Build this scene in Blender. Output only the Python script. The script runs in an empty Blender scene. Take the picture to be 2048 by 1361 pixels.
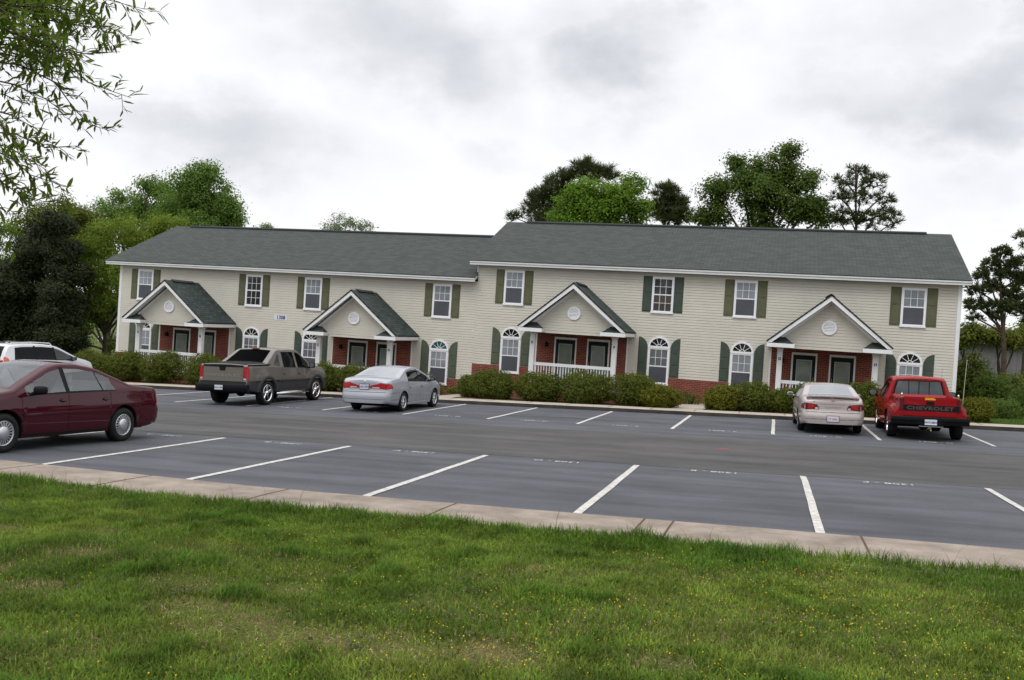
import bpy, bmesh, math, random
import numpy as np
from mathutils import Vector, Matrix
R_ = math.radians
random.seed(7)
rng = np.random.default_rng(11)
SC = bpy.context.scene
COL = SC.collection

# ------------------------------------------------------------------ camera, sky, sun, exposure
CAM = np.array([10.4178, -38.7834, 2.3210])
CR = np.array([0.95692194, 0.28361441, 0.06215522])
CU = np.array([-0.06365983, -0.00391792, 0.99796396])
CF = np.array([-0.28328048, 0.9589304, -0.01430571])
FPX = 1814.89
cd = bpy.data.cameras.new('camera'); co = bpy.data.objects.new('camera', cd); COL.objects.link(co)
cd.sensor_width = 36.0; cd.lens = FPX / 2048 * 36.0; cd.clip_start = 0.05; cd.clip_end = 3000
co.matrix_world = Matrix(((CR[0], CU[0], -CF[0], CAM[0]), (CR[1], CU[1], -CF[1], CAM[1]), (CR[2], CU[2], -CF[2], CAM[2]), (0, 0, 0, 1)))
SC.camera = co

SUN_EL, SUN_AZ = 58.0, 205.0      # azimuth clockwise from +Y: behind the camera, slightly to its left
world = bpy.data.worlds.new('World'); SC.world = world; world.use_nodes = True
def build_world():
    nt = world.node_tree; nt.nodes.clear(); N = nt.nodes.new; L = nt.links.new
    out = N('ShaderNodeOutputWorld'); bg = N('ShaderNodeBackground'); L(bg.outputs[0], out.inputs[0])
    sky = N('ShaderNodeTexSky'); sky.sky_type = 'NISHITA'; sky.sun_disc = False
    sky.sun_elevation = R_(SUN_EL); sky.sun_rotation = R_(SUN_AZ)
    sk = N('ShaderNodeVectorMath'); sk.operation = 'SCALE'; sk.inputs['Scale'].default_value = 0.10
    L(sky.outputs[0], sk.inputs[0])
    tc = N('ShaderNodeTexCoord'); sep = N('ShaderNodeSeparateXYZ'); L(tc.outputs['Generated'], sep.inputs[0])
    def m(op, a, b=None, c=None):
        n = N('ShaderNodeMath'); n.operation = op
        for i, v in enumerate((a, b, c)):
            if v is None: continue
            if isinstance(v, (int, float)): n.inputs[i].default_value = v
            else: L(v, n.inputs[i])
        return n.outputs[0]
    def vm(op, a, b):
        n = N('ShaderNodeVectorMath'); n.operation = op
        for i, v in enumerate((a, b)):
            if isinstance(v, tuple): n.inputs[i].default_value = v
            else: L(v, n.inputs[i])
        return n
    zc = m('MAXIMUM', sep.outputs[2], 0.0)
    D = tc.outputs['Generated']
    def noise(sc, det, rough, off=(0, 0, 0), col=False, sq=(1, 1, 1.6)):
        v = vm('MULTIPLY_ADD', D, sq); v.inputs[2].default_value = off
        n = N('ShaderNodeTexNoise'); n.inputs['Scale'].default_value = sc; n.inputs['Detail'].default_value = det; n.inputs['Roughness'].default_value = rough
        L(v.outputs[0], n.inputs['Vector']); return n.outputs[1 if col else 0]
    # soft bluish grey cloud banks: each sits in its own direction on the sky, its edge broken up by noise
    warp = vm('SUBTRACT', noise(5.5, 6, 0.55, (3.1, 1.7, 0.4), True), (0.5, 0.5, 0.5))
    wsc = N('ShaderNodeVectorMath'); wsc.operation = 'SCALE'; wsc.inputs['Scale'].default_value = 0.24; L(warp.outputs[0], wsc.inputs[0])
    Dw = vm('ADD', D, wsc.outputs[0]).outputs[0]
    total = None
    banks = [(-0.373, 0.881, 0.290, 0.150, 0.075, 0.85), (-0.43, 0.85, 0.330, 0.17, 0.05, 0.5), (-0.185, 0.943, 0.277, 0.085, 0.062, 0.9), (-0.20, 0.92, 0.33, 0.11, 0.045, 0.5), (0.155, 0.953, 0.262, 0.15, 0.055, 0.85), (0.08, 0.94, 0.33, 0.15, 0.04, 0.4),
             (-0.575, 0.80, 0.175, 0.14, 0.05, 0.65), (-0.31, 0.935, 0.175, 0.06, 0.03, 0.4), (0.19, 0.965, 0.18, 0.09, 0.04, 0.45), (-0.10, 0.95, 0.325, 0.08, 0.035, 0.4), (-0.72, 0.66, 0.22, 0.10, 0.07, 0.35), (0.36, 0.89, 0.30, 0.14, 0.06, 0.7), (-0.6, 0.6, 0.52, 0.25, 0.10, 0.6), (0.1, 0.8, 0.6, 0.3, 0.12, 0.6), (0.6, 0.7, 0.4, 0.2, 0.1, 0.7), (-0.9, 0.2, 0.35, 0.2, 0.1, 0.7), (0.85, 0.1, 0.5, 0.25, 0.12, 0.7), (0.2, -0.8, 0.5, 0.3, 0.12, 0.7), (-0.5, -0.7, 0.4, 0.25, 0.1, 0.7)]
    for x, y, z, wx, wz, st in banks:
        df = vm('MULTIPLY', vm('SUBTRACT', Dw, (x, y, z)).outputs[0], (1/wx, 1/wx, 1/wz)); ln = N('ShaderNodeVectorMath'); ln.operation = 'LENGTH'; L(df.outputs[0], ln.inputs[0])
        mr = N('ShaderNodeMapRange'); mr.interpolation_type = 'SMOOTHSTEP'; mr.inputs[1].default_value = 1.45; mr.inputs[2].default_value = 0.15; mr.inputs[3].default_value = 0; mr.inputs[4].default_value = st; L(ln.outputs['Value'], mr.inputs[0])
        total = mr.outputs[0] if total is None else m('MAXIMUM', total, mr.outputs[0])
    n1 = noise(4.2, 6, 0.55, (7.7, 2.2, 1.1)); n2 = noise(9.0, 5, 0.55, (1.7, 0.2, 4.1))
    hz = N('ShaderNodeMapRange'); hz.inputs[1].default_value = 0.44; hz.inputs[2].default_value = 0.72; hz.inputs[3].default_value = 0.0; hz.inputs[4].default_value = 0.26; L(m('ADD', m('MULTIPLY', n1, 0.65), m('MULTIPLY', n2, 0.35)), hz.inputs[0])
    s = m('ADD', m('MULTIPLY', total, m('ADD', m('MULTIPLY', n2, 0.95), 0.32)), m('MULTIPLY', hz.outputs[0], m('SUBTRACT', 1.0, m('MULTIPLY', total, 0.6))))
    rp = N('ShaderNodeValToRGB'); L(s, rp.inputs[0])
    e = rp.color_ramp.elements
    e[0].position = 0.0; e[0].color = (1.05, 1.05, 1.07, 1)
    e[1].position = 1.0; e[1].color = (0.60, 0.618, 0.665, 1)
    for p_, c_ in ((0.26, (0.955, 0.96, 1.0, 1)), (0.60, (0.775, 0.79, 0.83, 1))):
        x = rp.color_ramp.elements.new(p_); x.color = c_
    # overcast: brighter towards the zenith
    gr = m('ADD', m('MULTIPLY', m('MAXIMUM', m('SUBTRACT', zc, 0.3), 0.0), 1.35), 1.0)
    cl = N('ShaderNodeVectorMath'); cl.operation = 'SCALE'; L(rp.outputs[0], cl.inputs[0]); L(gr, cl.inputs['Scale'])
    mx = N('ShaderNodeMix'); mx.data_type = 'RGBA'; mx.inputs[0].default_value = 0.96
    L(sk.outputs[0], mx.inputs[6]); L(cl.outputs[0], mx.inputs[7])
    L(mx.outputs[2], bg.inputs[0]); bg.inputs[1].default_value = 1.0
build_world()
sl = bpy.data.lights.new('sun', 'SUN'); sl.energy = 1.4; sl.angle = R_(35); sl.color = (1.0, 0.97, 0.93)
so = bpy.data.objects.new('sun', sl); COL.objects.link(so)
_a = R_(SUN_AZ); _d = Vector((math.sin(_a) * math.cos(R_(SUN_EL)), math.cos(_a) * math.cos(R_(SUN_EL)), math.sin(R_(SUN_EL))))
so.rotation_euler = _d.to_track_quat('Z', 'Y').to_euler(); so.location = (0, -60, 60)
SC.view_settings.view_transform = 'Standard'; SC.view_settings.look = 'None'
SC.view_settings.exposure = 0.0; SC.view_settings.gamma = 1.0
SC.render.engine = 'CYCLES'; SC.cycles.use_denoising = True
SC.cycles.max_bounces = 8; SC.cycles.transparent_max_bounces = 12

# ------------------------------------------------------------------ geometry of the place
def bump(y):
    if y > -12.9: return 0.105 * min(1.0, (y + 12.9) / 6.1)
    if y < -22.9: return 0.034 * min(1.0, (-22.9 - y) / 5.5)
    return 0.0
def soft(v, a, b):
    return max(a, min(b, v))
def H(x, y):                                   # the sloping ground
    return -0.5006 + 0.03681 * soft(x, -45, 26) - 0.02844 * (soft(y, -60, 14) + 15) + bump(y)
def ray(u, v):
    return CF + CR * (u - 1024) / FPX - CU * (v - 680.5) / FPX
def at(u, v, Y):                               # the point at depth y=Y seen in the direction (u, v)
    d = ray(u, v); return CAM + d * ((Y - CAM[1]) / d[1])

# ------------------------------------------------------------------ helpers: meshes and objects
class MB:
    def __init__(s): s.v = []; s.f = []; s.m = []; s.sm = []
    def add(s, vs, fs, mi=0, smooth=False):
        o = len(s.v); s.v += [tuple(map(float, p)) for p in vs]
        for f in fs: s.f.append(tuple(o + i for i in f)); s.m.append(mi); s.sm.append(smooth)
        return s
    def box(s, a, b, mi=0):
        x0, y0, z0 = a; x1, y1, z1 = b
        return s.add([(x0,y0,z0),(x1,y0,z0),(x1,y1,z0),(x0,y1,z0),(x0,y0,z1),(x1,y0,z1),(x1,y1,z1),(x0,y1,z1)],
              [(0,3,2,1),(4,5,6,7),(0,1,5,4),(1,2,6,5),(2,3,7,6),(3,0,4,7)], mi)
    def prism_y(s, poly, y0, y1, mi=0, mi_side=None):      # polygon in (x, z), counter-clockwise seen from -y
        n = len(poly); ms = mi if mi_side is None else mi_side
        s.add([(p[0], y0, p[1]) for p in poly], [tuple(range(n))], mi)
        s.add([(p[0], y1, p[1]) for p in poly], [tuple(range(n))[::-1]], mi)
        for i in range(n):
            p, q = poly[i], poly[(i + 1) % n]
            s.add([(p[0],y0,p[1]),(p[0],y1,p[1]),(q[0],y1,q[1]),(q[0],y0,q[1])], [(0,1,2,3)], ms)
        return s
    def slab(s, quad, t, mi=0, mi_side=None):              # thick sheet: quad counter-clockwise from above
        q = [Vector(p) for p in quad]; n = (q[1]-q[0]).cross(q[3]-q[0]).normalized(); b = [p - n*t for p in q]
        s.add(q, [(0,1,2,3)], mi); s.add(b, [(3,2,1,0)], mi if mi_side is None else mi_side)
        for i in range(4):
            j = (i+1) % 4; s.add([q[i], b[i], b[j], q[j]], [(0,1,2,3)], mi if mi_side is None else mi_side)
        return s
    def tube(s, pts, rad, n=8, mi=0, caps=True):
        pts = [Vector(p) for p in pts]; rad = rad if hasattr(rad, '__len__') else [rad]*len(pts)
        vs = []; up = Vector((0.13, 0.21, 0.97))
        for i, p in enumerate(pts):
            t = (pts[min(i+1, len(pts)-1)] - pts[max(i-1, 0)]).normalized()
            u = up if abs(t.dot(up)) < 0.95 else Vector((1, 0.1, 0)); a = t.cross(u).normalized(); b = t.cross(a)
            for k in range(n):
                an = 2*math.pi*k/n; vs.append(p + (a*math.cos(an) + b*math.sin(an))*rad[i])
        fs = []
        for i in range(len(pts)-1):
            for k in range(n): fs.append((i*n+k, i*n+(k+1)%n, (i+1)*n+(k+1)%n, (i+1)*n+k))
        s.add(vs, fs, mi, True)
        if caps:
            o = len(vs); s.add(vs[:n], [tuple(range(n))[::-1]], mi); s.add(vs[-n:], [tuple(range(n))], mi)
        return s
    def lathe_y(s, prof, n=28, mi=0, c=(0,0,0), sgn=1, smooth=True):   # profile (y, r) spun about the y axis
        vs = []; m = len(prof)
        for k in range(n):
            an = 2*math.pi*k/n
            for y, r in prof: vs.append((c[0]+r*math.cos(an), c[1]+y*sgn, c[2]+r*math.sin(an)))
        fs = []
        for k in range(n):
            for i in range(m-1):
                q = (k*m+i, k*m+i+1, ((k+1)%n)*m+i+1, ((k+1)%n)*m+i)
                fs.append(q if sgn > 0 else q[::-1])
        return s.add(vs, fs, mi, smooth)
    def ell(s, c, r, n=12, m=8, mi=0):
        vs = []; fs = []
        for i in range(m+1):
            th = math.pi*i/m
            for k in range(n):
                an = 2*math.pi*k/n; vs.append((c[0]+r[0]*math.sin(th)*math.cos(an), c[1]+r[1]*math.sin(th)*math.sin(an), c[2]+r[2]*math.cos(th)))
        for i in range(m):
            for k in range(n): fs.append((i*n+k, (i+1)*n+k, (i+1)*n+(k+1)%n, i*n+(k+1)%n))
        return s.add(vs, fs, mi, True)
    def build(s, name, mats, parent=None, off=(0,0,0), bevel=0.0):
        me = bpy.data.meshes.new(name)
        me.from_pydata([(p[0]-off[0], p[1]-off[1], p[2]-off[2]) for p in s.v], [], s.f)
        if not isinstance(mats, (list, tuple)): mats = [mats]
        for m in mats: me.materials.append(m)
        me.polygons.foreach_set('material_index', s.m); me.polygons.foreach_set('use_smooth', s.sm)
        me.update()
        o = bpy.data.objects.new(name, me); COL.objects.link(o)
        if parent is not None: o.parent = parent
        if bevel:
            md = o.modifiers.new('bevel', 'BEVEL'); md.width = bevel; md.segments = 2; md.limit_method = 'ANGLE'; md.angle_limit = R_(40)
        return o
def np_mesh(name, V, F, mats, parent=None, mi=None, smooth=False, attr=None):
    me = bpy.data.meshes.new(name); nv, nf = len(V), len(F); k = F.shape[1]
    me.vertices.add(nv); me.vertices.foreach_set('co', np.asarray(V, np.float32).ravel())
    me.loops.add(nf*k); me.polygons.add(nf)
    me.loops.foreach_set('vertex_index', np.asarray(F, np.int32).ravel())
    me.polygons.foreach_set('loop_start', np.arange(0, nf*k, k, dtype=np.int32))
    if not isinstance(mats, (list, tuple)): mats = [mats]
    for m in mats: me.materials.append(m)
    if mi is not None: me.polygons.foreach_set('material_index', np.asarray(mi, np.int32))
    if smooth: me.polygons.foreach_set('use_smooth', np.ones(nf, bool))
    if attr is not None:
        a = me.color_attributes.new('tint', 'FLOAT_COLOR', 'POINT'); c4 = np.ones((nv, 4), np.float32); c4[:, :3] = attr
        a.data.foreach_set('color', c4.ravel())
    me.update(calc_edges=True); me.validate()
    o = bpy.data.objects.new(name, me); COL.objects.link(o)
    if parent is not None: o.parent = parent
    return o
def tag(o, label=None, cat=None, group=None, kind=None):
    if label: o['label'] = label
    if cat: o['category'] = cat
    if group: o['group'] = group
    if kind: o['kind'] = kind
    return o
def empty(name, loc=(0,0,0), label=None, cat=None, group=None):
    o = bpy.data.objects.new(name, None); COL.objects.link(o); o.location = loc; o.empty_display_size = 0.3
    return tag(o, label, cat, group)
def text_mesh(body, size, depth=0.004, bold=0.0, spacing=1.0):
    cu = bpy.data.curves.new('t', 'FONT'); cu.body = body; cu.size = size; cu.extrude = depth; cu.align_x = 'CENTER'; cu.align_y = 'CENTER'
    cu.offset = bold; cu.space_character = spacing; cu.resolution_u = 3
    ob = bpy.data.objects.new('t', cu); COL.objects.link(ob)
    dg = bpy.context.evaluated_depsgraph_get(); me = bpy.data.meshes.new_from_object(ob.evaluated_get(dg))
    vs = [tuple(v.co) for v in me.vertices]; fs = [tuple(p.vertices) for p in me.polygons]
    bpy.data.objects.remove(ob); bpy.data.curves.remove(cu); bpy.data.meshes.remove(me)
    return vs, fs
def add_text(mb, body, size, fn, mi=0, depth=0.004, bold=0.0, sx=1.0, spacing=1.0):   # fn maps text (x, y, z) to a point
    vs, fs = text_mesh(body, size, depth, bold, spacing)
    mb.add([fn(p[0]*sx, p[1], p[2]) for p in vs], fs, mi)

# ------------------------------------------------------------------ materials
def mat(name, col, rough=0.7, metal=0.0, var=0.0, vscale=3.0, col2=None, spec=0.5, bump_=0.0, bscale=40.0, coat=0.0, detail=4):
    m = bpy.data.materials.new(name); m.use_nodes = True; nt = m.node_tree; b = nt.nodes['Principled BSDF']
    b.inputs['Roughness'].default_value = rough; b.inputs['Metallic'].default_value = metal
    b.inputs['Specular IOR Level'].default_value = spec if (rough < 0.5 or metal) else spec*0.45; b.inputs['Coat Weight'].default_value = coat; b.inputs['Coat Roughness'].default_value = 0.025
    b.inputs['Base Color'].default_value = (*col, 1)
    if var or bump_:
        g = nt.nodes.new('ShaderNodeNewGeometry')
    if var:
        n = nt.nodes.new('ShaderNodeTexNoise'); n.inputs['Scale'].default_value = vscale; n.inputs['Detail'].default_value = detail; n.inputs['Roughness'].default_value = 0.65
        nt.links.new(g.outputs['Position'], n.inputs['Vector'])
        r = nt.nodes.new('ShaderNodeValToRGB'); nt.links.new(n.outputs[0], r.inputs[0])
        c2 = col2 or tuple(c*(1-var) for c in col); c1 = col if col2 else tuple(min(1, c*(1+var)) for c in col)
        r.color_ramp.elements[0].position = 0.32; r.color_ramp.elements[0].color = (*c2, 1)
        r.color_ramp.elements[1].position = 0.68; r.color_ramp.elements[1].color = (*c1, 1)
        nt.links.new(r.outputs[0], b.inputs['Base Color'])
    if bump_:
        n2 = nt.nodes.new('ShaderNodeTexNoise'); n2.inputs['Scale'].default_value = bscale; n2.inputs['Detail'].default_value = 3
        nt.links.new(g.outputs['Position'], n2.inputs['Vector'])
        bp = nt.nodes.new('ShaderNodeBump'); bp.inputs['Strength'].default_value = bump_; bp.inputs['Distance'].default_value = 0.02
        nt.links.new(n2.outputs[0], bp.inputs['Height']); nt.links.new(bp.outputs[0], b.inputs['Normal'])
    return m
def node_mat(name):
    m = bpy.data.materials.new(name); m.use_nodes = True; nt = m.node_tree
    return m, nt, nt.nodes['Principled BSDF'], nt.nodes.new, nt.links.new
def leaf_mat(name, c1, c2, scale=1.2, trans=0.35, rough=0.6, attr=False):
    m, nt, b, N, L = node_mat(name)
    b.inputs['Roughness'].default_value = rough; b.inputs['Specular IOR Level'].default_value = 0.08
    if attr:
        a = N('ShaderNodeAttribute'); a.attribute_name = 'tint'; colr = a.outputs['Color']
    else:
        g = N('ShaderNodeNewGeometry'); n = N('ShaderNodeTexNoise'); n.inputs['Scale'].default_value = scale; n.inputs['Detail'].default_value = 5; n.inputs['Roughness'].default_value = 0.7
        L(g.outputs['Position'], n.inputs['Vector'])
        r = N('ShaderNodeValToRGB'); r.color_ramp.elements[0].position = 0.33; r.color_ramp.elements[1].position = 0.67
        r.color_ramp.elements[0].color = (*c1, 1); r.color_ramp.elements[1].color = (*c2, 1); L(n.outputs[0], r.inputs[0]); colr = r.outputs[0]
    L(colr, b.inputs['Base Color'])
    t = N('ShaderNodeBsdfTranslucent'); L(colr, t.inputs[0]); mx = N('ShaderNodeMixShader'); mx.inputs[0].default_value = trans
    L(b.outputs[0], mx.inputs[1]); L(t.outputs[0], mx.inputs[2]); L(mx.outputs[0], nt.nodes['Material Output'].inputs[0])
    return m
def brick_mat(name, c1, c2, mortar, bw, bh, msize, rough=0.85, yz=False, bstr=0.3, plane='xz', nvar=0.25):
    m, nt, b, N, L = node_mat(name); b.inputs['Roughness'].default_value = rough; b.inputs['Specular IOR Level'].default_value = 0.2
    g = N('ShaderNodeNewGeometry'); sp = N('ShaderNodeSeparateXYZ'); cb = N('ShaderNodeCombineXYZ'); L(g.outputs['Position'], sp.inputs[0])
    if plane == 'xz':
        ad = N('ShaderNodeMath'); ad.operation = 'ADD'; L(sp.outputs[0], ad.inputs[0]); L(sp.outputs[1], ad.inputs[1])
        L(ad.outputs[0], cb.inputs[0]); L(sp.outputs[2], cb.inputs[1])
    elif plane == 'xs':      # front/back roof slope: along x and up the slope
        sc = N('ShaderNodeMath'); sc.operation = 'MULTIPLY'; sc.inputs[1].default_value = 2.45; L(sp.outputs[2], sc.inputs[0])
        L(sp.outputs[0], cb.inputs[0]); L(sc.outputs[0], cb.inputs[1])
    else:                    # porch roof slope: along y and up the slope
        sc = N('ShaderNodeMath'); sc.operation = 'MULTIPLY'; sc.inputs[1].default_value = 1.55; L(sp.outputs[2], sc.inputs[0])
        L(sp.outputs[1], cb.inputs[0]); L(sc.outputs[0], cb.inputs[1])
    br = N('ShaderNodeTexBrick'); L(cb.outputs[0], br.inputs['Vector']); br.inputs['Scale'].default_value = 1.0
    br.inputs['Brick Width'].default_value = bw; br.inputs['Row Height'].default_value = bh; br.inputs['Mortar Size'].default_value = msize
    br.inputs['Color1'].default_value = (*c1, 1); br.inputs['Color2'].default_value = (*c2, 1); br.inputs['Mortar'].default_value = (*mortar, 1)
    n = N('ShaderNodeTexNoise'); n.inputs['Scale'].default_value = 2.2; n.inputs['Detail'].default_value = 6; n.inputs['Roughness'].default_value = 0.75; L(g.outputs['Position'], n.inputs['Vector'])
    mr = N('ShaderNodeMapRange'); L(n.outputs[0], mr.inputs[0]); mr.inputs[1].default_value = 0.3; mr.inputs[2].default_value = 0.7; mr.inputs[3].default_value = 1-nvar; mr.inputs[4].default_value = 1+nvar
    sv = N('ShaderNodeVectorMath'); sv.operation = 'SCALE'; L(br.outputs['Color'], sv.inputs[0]); L(mr.outputs[0], sv.inputs['Scale'])
    L(sv.outputs[0], b.inputs['Base Color'])
    bp = N('ShaderNodeBump'); bp.inputs['Strength'].default_value = bstr; bp.inputs['Distance'].default_value = 0.01; bp.invert = True
    L(br.outputs['Fac'], bp.inputs['Height']); L(bp.outputs[0], b.inputs['Normal'])
    return m
def glass_mat(name, tint, refl=0.12, rough=0.02, fm=1.0):
    m, nt, b, N, L = node_mat(name); nt.nodes.remove(b)
    tr = N('ShaderNodeBsdfTransparent'); tr.inputs[0].default_value = (*tint, 1)
    gl = N('ShaderNodeBsdfGlossy'); gl.inputs['Roughness'].default_value = rough; gl.inputs[0].default_value = (0.9, 0.93, 0.95, 1)
    lw = N('ShaderNodeFresnel'); lw.inputs[0].default_value = 1.5
    ad = N('ShaderNodeMath'); ad.operation = 'MULTIPLY_ADD'; ad.use_clamp = True; L(lw.outputs[0], ad.inputs[0]); ad.inputs[1].default_value = fm; ad.inputs[2].default_value = refl
    mx = N('ShaderNodeMixShader'); L(ad.outputs[0], mx.inputs[0]); L(tr.outputs[0], mx.inputs[1]); L(gl.outputs[0], mx.inputs[2])
    L(mx.outputs[0], nt.nodes['Material Output'].inputs[0]); return m
M = {}
M['siding'] = mat('vinyl_siding', (0.565, 0.542, 0.475), 0.55, var=0.05, vscale=1.2)
M['white'] = mat('white_trim', (0.72, 0.73, 0.74), 0.45, var=0.04, vscale=2.0)
M['vinyl'] = mat('white_window_vinyl', (0.78, 0.79, 0.82), 0.4)
M['olive'] = mat('olive_shutter', (0.112, 0.112, 0.066), 0.7, var=0.12, vscale=4)
M['bluegreen'] = mat('dark_green_shutter', (0.055, 0.075, 0.058), 0.65, var=0.12, vscale=4)
M['greygreen'] = mat('grey_green_shutter', (0.082, 0.098, 0.068), 0.65, var=0.12, vscale=4)
M['shingle'] = brick_mat('roof_shingles', (0.042, 0.049, 0.045), (0.062, 0.071, 0.066), (0.027, 0.032, 0.030), 0.33, 0.145, 0.012, plane='xs', bstr=0.5, nvar=0.06)
M['pshingle'] = brick_mat('porch_shingles', (0.024, 0.034, 0.031), (0.050, 0.064, 0.058), (0.014, 0.019, 0.017), 0.33, 0.145, 0.014, plane='ys', bstr=0.5, nvar=0.2)
M['ridge'] = mat('ridge_cap', (0.025, 0.03, 0.03), 0.9)
M['brick'] = brick_mat('red_brick', (0.20, 0.036, 0.020), (0.125, 0.025, 0.016), (0.22, 0.135, 0.105), 0.215, 0.075, 0.010, nvar=0.25)
M['door'] = mat('dark_door', (0.008, 0.014, 0.013), 0.65)
M['brass'] = mat('brass', (0.35, 0.25, 0.09), 0.35, 1.0)
M['ink'] = mat('black_lettering', (0.012, 0.014, 0.03), 0.6)
M['concrete'] = mat('concrete', (0.34, 0.305, 0.255), 0.9, var=0.18, vscale=1.6, bump_=0.25, bscale=60)
M['walk'] = mat('old_concrete', (0.305, 0.258, 0.215), 0.92, col2=(0.165, 0.133, 0.108), var=0.2, vscale=2.2, bump_=0.3, bscale=45, detail=9)
M['joint'] = mat('joint_dirt', (0.09, 0.055, 0.035), 0.95)
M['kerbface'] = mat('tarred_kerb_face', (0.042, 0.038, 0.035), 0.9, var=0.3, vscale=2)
M['paint_white'] = mat('road_paint', (0.60, 0.58, 0.535), 0.8, col2=(0.30, 0.29, 0.275), var=0.1, vscale=12, detail=8)
M['black'] = mat('black_plastic', (0.009, 0.009, 0.010), 0.6, spec=0.22)
M['rubber'] = mat('tyre_rubber', (0.014, 0.014, 0.015), 0.8)
M['chrome'] = mat('chrome', (0.85, 0.86, 0.88), 0.08, 1.0)
M['alloy'] = mat('alloy', (0.58, 0.59, 0.61), 0.3, 0.85)
M['under'] = mat('underbody', (0.01, 0.01, 0.01), 0.9)
# ------------------------------------------------------------------ asphalt and ground materials
def asphalt_mat(name, c1, c2, fine=160, streak=None, rough=0.82):
    m, nt, b, N, L = node_mat(name); b.inputs['Roughness'].default_value = rough; b.inputs['Specular IOR Level'].default_value = 0.25
    g = N('ShaderNodeNewGeometry')
    def noise(sc, det, vec=None, ro=0.65):
        n = N('ShaderNodeTexNoise'); n.inputs['Scale'].default_value = sc; n.inputs['Detail'].default_value = det; n.inputs['Roughness'].default_value = ro
        L(vec if vec is not None else g.outputs['Position'], n.inputs['Vector']); return n.outputs[0]
    mp = N('ShaderNodeMapping'); L(g.outputs['Position'], mp.inputs[0]); mp.inputs['Scale'].default_value = (0.14, 1.1, 1)
    nb = noise(0.55, 7); ns = noise(1.3, 6, mp.outputs[0], 0.6); nf = noise(fine, 2)
    ad = N('ShaderNodeMath'); ad.operation = 'MULTIPLY_ADD'; L(ns, ad.inputs[0]); ad.inputs[1].default_value = 0.6; 
    hb = N('ShaderNodeMath'); hb.operation = 'MULTIPLY'; L(nb, hb.inputs[0]); hb.inputs[1].default_value = 0.4; L(hb.outputs[0], ad.inputs[2])
    r = N('ShaderNodeValToRGB'); L(ad.outputs[0], r.inputs[0]); r.color_ramp.elements[0].position = 0.36; r.color_ramp.elements[1].position = 0.64
    r.color_ramp.elements[0].color = (*c1, 1); r.color_ramp.elements[1].color = (*c2, 1)
    mr = N('ShaderNodeMapRange'); L(nf, mr.inputs[0]); mr.inputs[1].default_value = 0.25; mr.inputs[2].default_value = 0.75; mr.inputs[3].default_value = 0.5; mr.inputs[4].default_value = 1.55
    sv = N('ShaderNodeVectorMath'); sv.operation = 'SCALE'; L(r.outputs[0], sv.inputs[0]); L(mr.outputs[0], sv.inputs['Scale'])
    # oil stains
    n3 = noise(0.75, 5, None, 0.6); r3 = N('ShaderNodeValToRGB'); L(n3, r3.inputs[0]); r3.color_ramp.elements[0].position = 0.62; r3.color_ramp.elements[1].position = 0.74
    r3.color_ramp.elements[0].color = (0, 0, 0, 1); r3.color_ramp.elements[1].color = (0.55, 0.55, 0.55, 1)
    mx = N('ShaderNodeMix'); mx.data_type = 'RGBA'; L(r3.outputs[0], mx.inputs[0]); L(sv.outputs[0], mx.inputs[6]); mx.inputs[7].default_value = (0.040, 0.036, 0.030, 1)
    L(mx.outputs[2], b.inputs['Base Color'])
    bp = N('ShaderNodeBump'); bp.inputs['Strength'].default_value = 0.5; bp.inputs['Distance'].default_value = 0.006; L(nf, bp.inputs['Height']); L(bp.outputs[0], b.inputs['Normal'])
    return m
M['asphalt'] = asphalt_mat('sealed_asphalt', (0.043, 0.045, 0.052), (0.095, 0.098, 0.112))
M['aisle'] = asphalt_mat('aisle_asphalt', (0.036, 0.035, 0.035), (0.082, 0.079, 0.078))
def soil_mat():
    m, nt, b, N, L = node_mat('lawn_soil'); b.inputs['Roughness'].default_value = 0.95; b.inputs['Specular IOR Level'].default_value = 0.1
    g = N('ShaderNodeNewGeometry')
    def noise(sc, det):
        n = N('ShaderNodeTexNoise'); n.inputs['Scale'].default_value = sc; n.inputs['Detail'].default_value = det; n.inputs['Roughness'].default_value = 0.7; L(g.outputs['Position'], n.inputs['Vector']); return n.outputs[0]
    a, c = noise(0.8, 6), noise(45, 5)
    r = N('ShaderNodeValToRGB'); L(c, r.inputs[0]); e = r.color_ramp.elements
    e[0].position = 0.3; e[0].color = (0.035, 0.055, 0.014, 1); e[1].position = 0.7; e[1].color = (0.16, 0.135, 0.075, 1)
    x = e.new(0.5); x.color = (0.07, 0.095, 0.026, 1)
    r2 = N('ShaderNodeValToRGB'); L(a, r2.inputs[0]); r2.color_ramp.elements[0].position = 0.4; r2.color_ramp.elements[1].position = 0.6
    r2.color_ramp.elements[0].color = (0.7, 0.95, 0.6, 1); r2.color_ramp.elements[1].color = (1.1, 1.0, 0.95, 1)
    mx = N('ShaderNodeMix'); mx.data_type = 'RGBA'; mx.blend_type = 'MULTIPLY'; mx.inputs[0].default_value = 1; L(r.outputs[0], mx.inputs[6]); L(r2.outputs[0], mx.inputs[7])
    L(mx.outputs[2], b.inputs['Base Color'])
    bp = N('ShaderNodeBump'); bp.inputs['Strength'].default_value = 0.8; bp.inputs['Distance'].default_value = 0.03; L(c, bp.inputs['Height']); L(bp.outputs[0], b.inputs['Normal'])
    return m
M['soil'] = soil_mat()
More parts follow.
